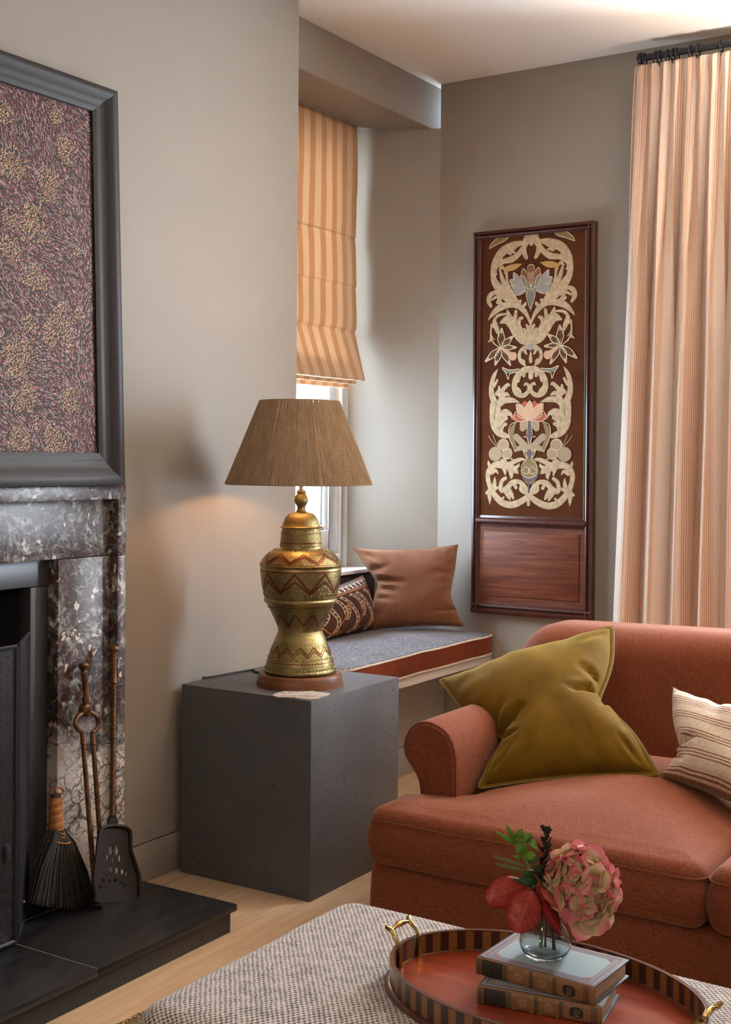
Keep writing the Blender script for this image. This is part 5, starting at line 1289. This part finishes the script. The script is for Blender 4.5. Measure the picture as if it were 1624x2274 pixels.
for sg in (1, -1):
    ax_ = Vector((math.cos(tph), math.sin(tph), 0))*sg; tn = Vector((-ax_.y, ax_.x, 0)); end = Vector((*ell(TA-.008, TB-.008, 0 if sg > 0 else PI), 0))
    hm = MB()
    for s in (-1, 1):
        c = end+tn*.027*s
        b0 = c-ax_*.0035 + Vector((0, 0, BEDZ))
        pth = [b0, b0+ax_*.0004+Vector((0, 0, .016)), c+ax_*.0005+Vector((0, 0, RIM+.003)), c+ax_*.006+Vector((0, 0, RIM+.012)), c+ax_*.013-tn*s*.002+Vector((0, 0, RIM+.0195)), c+ax_*.0175-tn*s*.001+Vector((0, 0, RIM+.0235)), c+ax_*.021+tn*s*.004+Vector((0, 0, RIM+.0275))]
        rr_ = cr([(.0050,), (.0034,), (.0030,), (.0032,), (.0038,), (.0042,), (.0030,)], 5)
        hm.tube(cr([tuple(p) for p in pth], 5), [q_[0] for q_ in rr_], 10)
    g0 = end-tn*.024+ax_*.016+Vector((0, 0, RIM+.0215)); g1 = end+tn*.024+ax_*.016+Vector((0, 0, RIM+.0215))
    gp_ = [g0.lerp(g1, t)+Vector((0, 0, .004*math.sin(PI*t))) for t in [k/12 for k in range(13)]]
    hm.tube(gp_, [.0030, .0028, .0030, .0036, .0045, .0052, .0054, .0052, .0045, .0036, .0030, .0028, .0030], 12)
    hm.build('handle', M('handle_brass'), tray)

# ================================================================== BOOKS
BT = .0262
def book(name, label, z0, TLp, TRp, Rp, gilt_title):
    zt = z0+BT
    o = at(*TLp, 'z', zt); b = at(*TRp, 'z', zt); d = at(*Rp, 'z', zt)
    e1 = (b-o); L = e1.length; e1.normalize(); e2 = Vector((-e1.y, e1.x, 0)); e2 = e2 if e2.dot(d-b) > 0 else -e2; Wd = (d-b).dot(e2)
    t = thing(name, label, 'book', (*(o+e1*L/2+e2*Wd/2).to_2d(), z0), None)
    def W3(s, w_, h): return o+e1*s+e2*w_+Vector((0, 0, h-BT))       # s along spine, w_ from spine to fore-edge, h up
    def bx(m, s0, s1, w0, w1, h0, h1):
        v = [W3(s, w_, h) for s in (s0, s1) for w_ in (w0, w1) for h in (h0, h1)]
        return m.add(v, [(0, 1, 3, 2), (4, 6, 7, 5), (0, 4, 5, 1), (2, 3, 7, 6), (0, 2, 6, 4), (1, 5, 7, 3)])
    bx(MB(), .004, L-.004, .003, Wd-.005, .0026, BT-.0026).build('page_block', M('paper'), t, bevel=.0008)
    bx(MB(), 0, L, .002, Wd, 0, .0025).build('back_board', M('book_edge'), t, bevel=.0008)
    tb_ = bx(MB(), 0, L, .002, Wd, BT-.0025, BT).build('front_board', M('book_edge'), t, bevel=.0008)
    # rounded spine
    m = MB(); pf = [(.004, BT), (.0015, BT), (-.0005, BT-.0015), (-.0018, BT*.75), (-.0022, BT*.5), (-.0018, BT*.25), (-.0005, .0015), (.0015, 0), (.004, 0)]
    v = [W3(s, w_, h) for s in (0, L) for (w_, h) in pf]; k = len(pf)
    sp = m.add(v, [(i, i+1, k+i+1, k+i) for i in range(k-1)]+[tuple(range(k)), tuple(range(k, 2*k))]).build('spine', M('book_tan'), t)
    def spn(m, s0, s1, h0, h1, lift):
        n_ = 6; v = []
        for s in (s0, s1):
            for q in range(n_+1):
                h = h0+(h1-h0)*q/n_; w_ = -.0022*(1-((h/BT-.5)*2)**2) - lift; v.append(W3(s, w_, h))
        m.add(v, [(q, q+1, n_+2+q, n_+1+q) for q in range(n_)]); return m
    # cover: pale field inside a printed border
    fz = BT+.0002
    def frame(m, a, th, z):
        for (s0, s1, w0, w1) in ((a, L-a, a+.003, a+.003+th), (a, L-a, Wd-a-th, Wd-a), (a, a+th, a+.003+th, Wd-a-th), (L-a-th, L-a, a+.003+th, Wd-a-th)): bx(m, s0, s1, w0, w1, z-.0002, z)
        return m
    frame(MB(), .0035, .0135, fz).build('border', M('book_border'), tb_, smooth=False)
    mm = MB(); frame(mm, .006, .0006, fz+.0001); frame(mm, .0085, .0022, fz+.0001); frame(mm, .0125, .0006, fz+.0001); frame(mm, .0150, .0008, fz+.0001); mm.build('border_line', M('book_edge'), tb_, smooth=False)
    mm = MB(); frame(mm, .0072, .0005, fz+.0002); frame(mm, .0165, .0006, fz+.0002)
    for (cs, cw, a, b_) in ((.0175, .0205, 1, 1), (L-.0175, .0205, -1, 1), (.0175, Wd-.0175, 1, -1), (L-.0175, Wd-.0175, -1, -1)):
        for q in range(6): 
            ln = .011*(1-q/6)
            bx(mm, min(cs, cs+a*ln), max(cs, cs+a*ln), *sorted((cw+b_*q*.0017, cw+b_*(q*.0017+.0008))), fz-.0001, fz+.0002)
    mm.build('corner_ornament', M('book_red'), tb_, smooth=False)
    bx(MB(), .0172, L-.0172, .0202, Wd-.0172, fz-.0004, fz-.00005).build('cover_field', M('book_blue'), tb_, smooth=False)
    # spine tooling
    S = lambda f: f*L
    spn(MB(), S(.055), S(.235), .0012, BT-.0012, .0003).build('title_label', M('book_black'), sp)
    mm = MB()
    for f0 in (.010, .020, .044, .240, .252, .275, .47, .485, .497, .66, .672, .69, .915, .93, .955): spn(mm, S(f0), S(f0+.004), .001, BT-.001, .0003)
    for c in (.032, .263, .478, .681, .942):
        for q in range(9): h = .003+q*(BT-.006)/8; spn(mm, S(c)-.0009, S(c)+.0009, h-.0007, h+.0007, .0004)
    mm.build('spine_band', M('book_black'), sp)['kind'] = 'stuff'
    mm = MB()
    for c in (.372, .578):
        cs, ch = S(c), BT/2
        for q in range(16):
            a = 2*PI*q/16; dx, dh = math.cos(a), math.sin(a); 
            for r0, r1 in ((.0022, .0072),):
                p0 = (cs+dx*r0, ch+dh*r0); p1 = (cs+dx*r1, ch+dh*r1); nn = (-dh*.00045, dx*.00045); v = []
                for (pp, sgn) in ((p0, -1), (p0, 1), (p1, 1), (p1, -1)): s_, h_ = pp[0]+nn[0]*sgn, pp[1]+nn[1]*sgn; v.append(W3(s_, -.0022*(1-((h_/BT-.5)*2)**2)-.0004, h_))
                mm.add(v, [(0, 1, 2, 3)])
        for sx in (-1, 1):
            for sh in (-1, 1):
                for q in range(3): 
                    s0 = cs+sx*(.0145-q*.002); h0 = ch+sh*(.0108-q*.0002); spn(mm, s0-.0005, s0+.0005, h0-.004+abs(q)*.001, h0+.001, .0004)
    for q in range(8): spn(mm, S(.71+q*.025), S(.71+q*.025)+.0009, .003, .006, .0004); spn(mm, S(.71+q*.025), S(.71+q*.025)+.0009, BT-.006, BT-.003, .0004)
    rn = random.Random(9); tm = MB()
    for (f0, n_) in ((.085, 7), (.112, 8), (.175, 2), (.200, 7)):                       # worn gilt title, too rubbed to read
        for q in range(n_): h = .004+q*.0024; spn(tm, S(f0), S(f0)+rn.uniform(.0012, .0026), h, h+rn.uniform(.0006, .0015), .0006)
    tm.build('worn_title', M('book_title'), sp, smooth=False)['kind'] = 'stuff'
    mm.build('gilt_tooling', M('book_gilt'), sp, smooth=False)['kind'] = 'stuff'
    # dark oval device
    ov = MB(); v = []; cs = S(.80)
    for q in range(24):
        a = 2*PI*q/24; s_, h_ = cs+.0098*math.copysign(abs(math.cos(a))**.7, math.cos(a)), BT/2+.0078*math.copysign(abs(math.sin(a))**.7, math.sin(a)); v.append(W3(s_, -.0022*(1-((h_/BT-.5)*2)**2)-.0006, h_))
    ov.add(v, [tuple(range(24))]).build('device', M('book_black'), sp, smooth=False)
    dv = MB()
    for path in ([(-.004, -.004), (-.001, -.0048), (.004, -.004)], [(-.003, -.002), (-.0005, .001), (.001, .004)], [(.0, -.003), (.003, .0), (.005, .0045)], [(-.004, .001), (-.002, .003), (-.001, .005)]):
        dv.tube([W3(cs+a, -.0022-.0007, BT/2+b_) for a, b_ in path], .0005, 4)
    dv.build('device_figure', M('book_gilt'), sp)
    return t, W3, L, Wd
book('book', 'blue antique book with tan gilt spine lying on the tray, lower of two', BEDZ+.0002, (1061, 2188), (1339, 2238), (1380, 2173), 1)
tk, W3b, Lb, Wb = book('book', 'pale blue antique book with tan gilt spine under the glass vase, upper of two', BEDZ+.0002+BT+.0006, (1058.6, 2124), (1320.5, 2193), (1389.4, 2128.5), 2)
BKZ = BEDZ+.0002+2*BT+.0006+.0003

# ================================================================== VASE AND FLOWERS
VC = at(1211, 2124, 'z', BKZ); VD = (VC-CAMO).dot(_F)
vase = thing('glass_vase', 'small smoky bubbled glass vase of flowers standing on the books', 'vase', VC)
op = cr([(.012, .0), (.022, .0008), (.030, .006), (.0345, .016), (.0350, .026), (.0320, .037), (.0270, .046), (.0238, .055), (.0230, .062), (.0245, .072), (.0272, .084), (.0285, .091)], 3)
ip = cr([(.0265, .091), (.0252, .084), (.0225, .072), (.0210, .062), (.0218, .055), (.0248, .046), (.0296, .037), (.0325, .026), (.0315, .017), (.027, .010), (.018, .007), (.001, .0065)], 3)
MB().lathe([(r*1.09, z) for r, z in [(.001, .001)]+op+[(.0277, .0922)]+ip], VC, 56, cap=False).build('glass', M('vaseglass'), vase)
bub = MB(); rb_ = random.Random(8)
for k in range(130):
    a = rb_.uniform(0, 2*PI); h = rb_.choice((rb_.uniform(.003, .009), rb_.uniform(.05, .08))); r = (.0285 if h < .02 else .0226)*rb_.uniform(.93, 1.0)-(.004 if h < .005 else 0); s = rb_.uniform(.0004, .0009)
    c = VC+Vector((r*math.cos(a), r*math.sin(a), h)); bub.add([c+Vector(d)*s for d in ((1, 0, 0), (-1, 0, 0), (0, 1, 0), (0, -1, 0), (0, 0, 1), (0, 0, -1))], [(0, 2, 4), (2, 1, 4), (1, 3, 4), (3, 0, 4), (2, 0, 5), (1, 2, 5), (3, 1, 5), (0, 3, 5)])
plain('bubble', (.75, .8, .8), .15); o = bub.build('bubbles', M('bubble'), vase); o['kind'] = 'stuff'
def fpt(px, py, dd=0.0):
    r = _F+_R*((px-812-SHX)/FPX)-_U*((py-1137-SHY)/FPX); return CAMO+r*(VD+dd)
MOUTH = VC+Vector((0, 0, .088))
def stem(parent, pts, r, mat='stem_green'):
    return MB().tube(cr([tuple(p) for p in pts], 6), r, 7).build('stem', M(mat), parent)
def leaf(parent, base, tip, wd, mat, cup=.15, bend=.12, fold=0.0, name='leaf', face=None, serr=0, shape=1.0):
    base, tip = Vector(base), Vector(tip); ax = tip-base; L = ax.length; ax.normalize()
    toward = (CAMO-(base+tip)/2).normalized() if face is None else Vector(face).normalized()
    sd_ = ax.cross(toward).normalized(); nn = sd_.cross(ax).normalized()
    nu, nv = 8, 16
    def fn(i, j):
        s = 2*i-1; t = j
        w_ = wd*.5*(math.sin(PI*min(1, t**.8))**.75 if shape == 1 else (math.sin(PI*t)**.55 if shape == 2 else math.sin(PI*t**.65)))
        if serr: w_ *= 1+serr*abs(math.sin(t*34))
        p = base+ax*L*t+sd_*s*w_*math.cos(fold) + nn*(-bend*L*(2*t-1)**2+bend*L*.5 - cup*wd*s*s*.5*(w_/(wd*.5+1e-9)) - abs(s)*w_*math.sin(fold) + .03*wd*math.sin(t*17+s*2)*abs(s))
        return p, (i, t)
    return MB().grid(fn, nu, nv).build(name, M(mat), parent, solid=.0005)
# hydrangea
hyd = thing('hydrangea', 'large pink and green hydrangea head in the glass vase', 'flower', VC+Vector((.0, .0, .012)))
HC = fpt(1293, 1957, -.012); HR = 66*VD/FPX
stem(hyd, [VC+Vector((.006, -.012, .010)), VC+Vector((.004, -.010, .045)), MOUTH+Vector((-.002, -.010, .0)), MOUTH.lerp(HC, .6)+Vector((0, 0, .008)), HC], .0030, 'stem_brown')
def floret_mesh(seed, size):
    r = random.Random(seed); m = MB()
    for k in range(4):
        a0 = PI/2*k+r.uniform(-.2, .2); lift = r.uniform(.05, .5); wd = r.uniform(.85, 1.1); cup = r.uniform(-.15, .35)
        def fn(i, j):
            s = 2*i-1; t = j; w_ = (math.sin(PI*min(1, (t*.93+.03)**.75))**.62)*.58*wd
            if t > .99: w_ *= .55
            x = t*(1-.06*s*s); y = s*w_; z = lift*t*t*.6 + cup*(s*s)*w_ - .10*math.sin(t*5+seed)*t
            return (size*(x*math.cos(a0)-y*math.sin(a0)), size*(x*math.sin(a0)+y*math.cos(a0)), size*z+.0002*k), (i, t)
        m.grid(fn, 5, 6)
    return m
protos = [floret_mesh(s, .0240).build('floret', M('hydrangea'), None, solid=0, weld=False) for s in range(6)]
NF = 66; used = set(); rf = random.Random(12)
for i in range(NF):
    zf = 1-2*(i+.5)/NF; ph = i*2.399963; d = Vector((math.sqrt(1-zf*zf)*math.cos(ph), math.sqrt(1-zf*zf)*math.sin(ph), zf))
    rad = HR*rf.uniform(.86, 1.04)*(1.08 if d.z < -.3 else 1.0); c = HC+Vector((d.x*rad, d.y*rad*1.0, d.z*rad*1.02))
    n_ = (d+Vector((rf.uniform(-.35, .35), rf.uniform(-.35, .35), rf.uniform(-.35, .35)))).normalized()
    k = i % 6; src = protos[k]
    if k in used: o = src.copy(); COL.objects.link(o)
    else: o = src; used.add(k)
    q = n_.to_track_quat('Z', 'Y').to_matrix().to_4x4() @ Matrix.Rotation(rf.uniform(0, PI/2), 4, 'Z') @ Matrix.Scale(rf.uniform(.82, 1.18), 4)
    par(o, hyd); o.matrix_basis = Matrix.Translation(c) @ q
for (px, py, fx) in ((1305, 2040, (-.75, -.55, -.25)), (1275, 2000, (-.8, -.45, .0)), (1322, 2030, (-.7, -.6, -.3))):
    o = protos[1].copy(); COL.objects.link(o); par(o, hyd); o.matrix_basis = Matrix.Translation(fpt(px, py, -.04)) @ (Vector(fx).to_track_quat('Z', 'Y').to_matrix().to_4x4() @ Matrix.Rotation(px, 4, 'Z') @ Matrix.Scale(1.45, 4))
# crimson autumn leaves
red = thing('autumn_leaf_sprig', 'sprig of red autumn leaves drooping over the vase rim', 'leaves', VC+Vector((0, .01, .012)))
J = fpt(1186, 1968, -.012)
stem(red, [VC+Vector((0, .008, .012)), VC+Vector((0, .006, .05)), MOUTH+Vector((-.004, .012, .0)), J], .0024, 'stem_brown')
leaf(red, fpt(1170, 1964, -.005), fpt(1078, 1998, -.012), .043, 'redleaf', .2, .10, name='leaf', serr=.05, shape=2)
leaf(red, fpt(1184, 1976, -.022), fpt(1146, 2071, -.050), .051, 'redleaf', .25, .10, serr=.03, shape=2)
leaf(red, fpt(1192, 1968, -.020), fpt(1248, 2080, -.052), .030, 'darkredleaf', .2, .06, fold=.75, serr=.02)
leaf(red, fpt(1200, 1972, -.030), fpt(1240, 2018, -.046), .012, 'redleaf', .2, .1)
# fresh green sprig
grn = thing('green_sprig', 'sprig of fresh green leaves and strap leaves at the left of the vase', 'leaves', VC+Vector((0, .004, .012)))
stem(grn, [VC+Vector((-.004, .004, .012)), MOUTH+Vector((0, .010, 0)), fpt(1185, 1960), fpt(1168, 1912), fpt(1150, 1872), fpt(1142, 1856)], [.0022]*31)
for (b, t, w_, mt, sh) in (((1148, 1876), (1100, 1846), 11, 'greenleaf', 1), ((1145, 1868), (1125, 1831), 11, 'greenleaf', 1), ((1150, 1872), (1181, 1850), 18, 'greenleaf', 1), ((1170, 1893), (1147, 1877), 28, 'greenleaf', 2), ((1164, 1904), (1189, 1898), 20, 'greenleaf', 2), ((1148, 1862), (1160, 1841), 16, 'greenleaf', 1), ((1174, 1862), (1195, 1888), 15, 'greenleaf', 1), ((1160, 1908), (1140, 1900), 9, 'greenleaf', 1), ((1155, 1868), (1184, 1858), 14, 'deepleaf', 1), ((1172, 1915), (1198, 1905), 14, 'deepleaf', 1),
        ((1196, 1958), (1152, 1953), 26, 'deepleaf', 1), ((1190, 1940), (1158, 1938), 16, 'deepleaf', 1), ((1176, 1962), (1136, 1952), 10, 'deepleaf', 1), ((1200, 1975), (1180, 2000), 16, 'deepleaf', 1), ((1205, 1940), (1185, 1920), 16, 'deepleaf', 1)):
    leaf(grn, fpt(*b), fpt(*t, -.012), w_*VD/FPX, mt, .2, .12, shape=sh)
for (b, t) in (((1168, 1924), (1093, 1901)), ((1170, 1935), (1100, 1918))): leaf(grn, fpt(*b), fpt(*t, -.01), 8*VD/FPX, 'strap', .1, -.05, name='strap_leaf', shape=2)
# dark plume
plu = thing('dark_seed_plume', 'dark brown feathery seed plume standing behind the hydrangea', 'flower', VC+Vector((0, 0, .012)))
stem(plu, [VC+Vector((.004, .002, .012)), MOUTH+Vector((.006, .0, 0)), fpt(1206, 1960, .01), fpt(1210, 1900, .012), fpt(1213, 1834, .012)], .0016, 'stem_brown')
pm = MB(); rp = random.Random(4)
for k in range(46):
    t = (k+rp.random())/46; c = fpt(1203+12*t, 1966-126*t, .012); a = rp.uniform(0, 2*PI); ln = (25-10*t)*rp.uniform(.45, 1.05)*VD/FPX
    d = _R*math.cos(a)*.8+_F*math.sin(a)*.8+Vector((0, 0, rp.uniform(.5, 1.1))); tipv = c+d*ln
    pm.tube([c, tipv], [.0007, .0005], 3, caps=False)
    for q in range(44):
        f = rp.uniform(.15, 1.05); b = c.lerp(tipv, f); e_ = Vector((rp.uniform(-1, 1), rp.uniform(-1, 1), rp.uniform(-.4, 1))).normalized()*rp.uniform(.0014, .0034)
        pm.tube([b, b+e_*.6, b+e_], [.0004, .0008, .0004], 3, caps=False)
o = pm.build('seed_fluff', M('plume'), plu); o['kind'] = 'stuff'
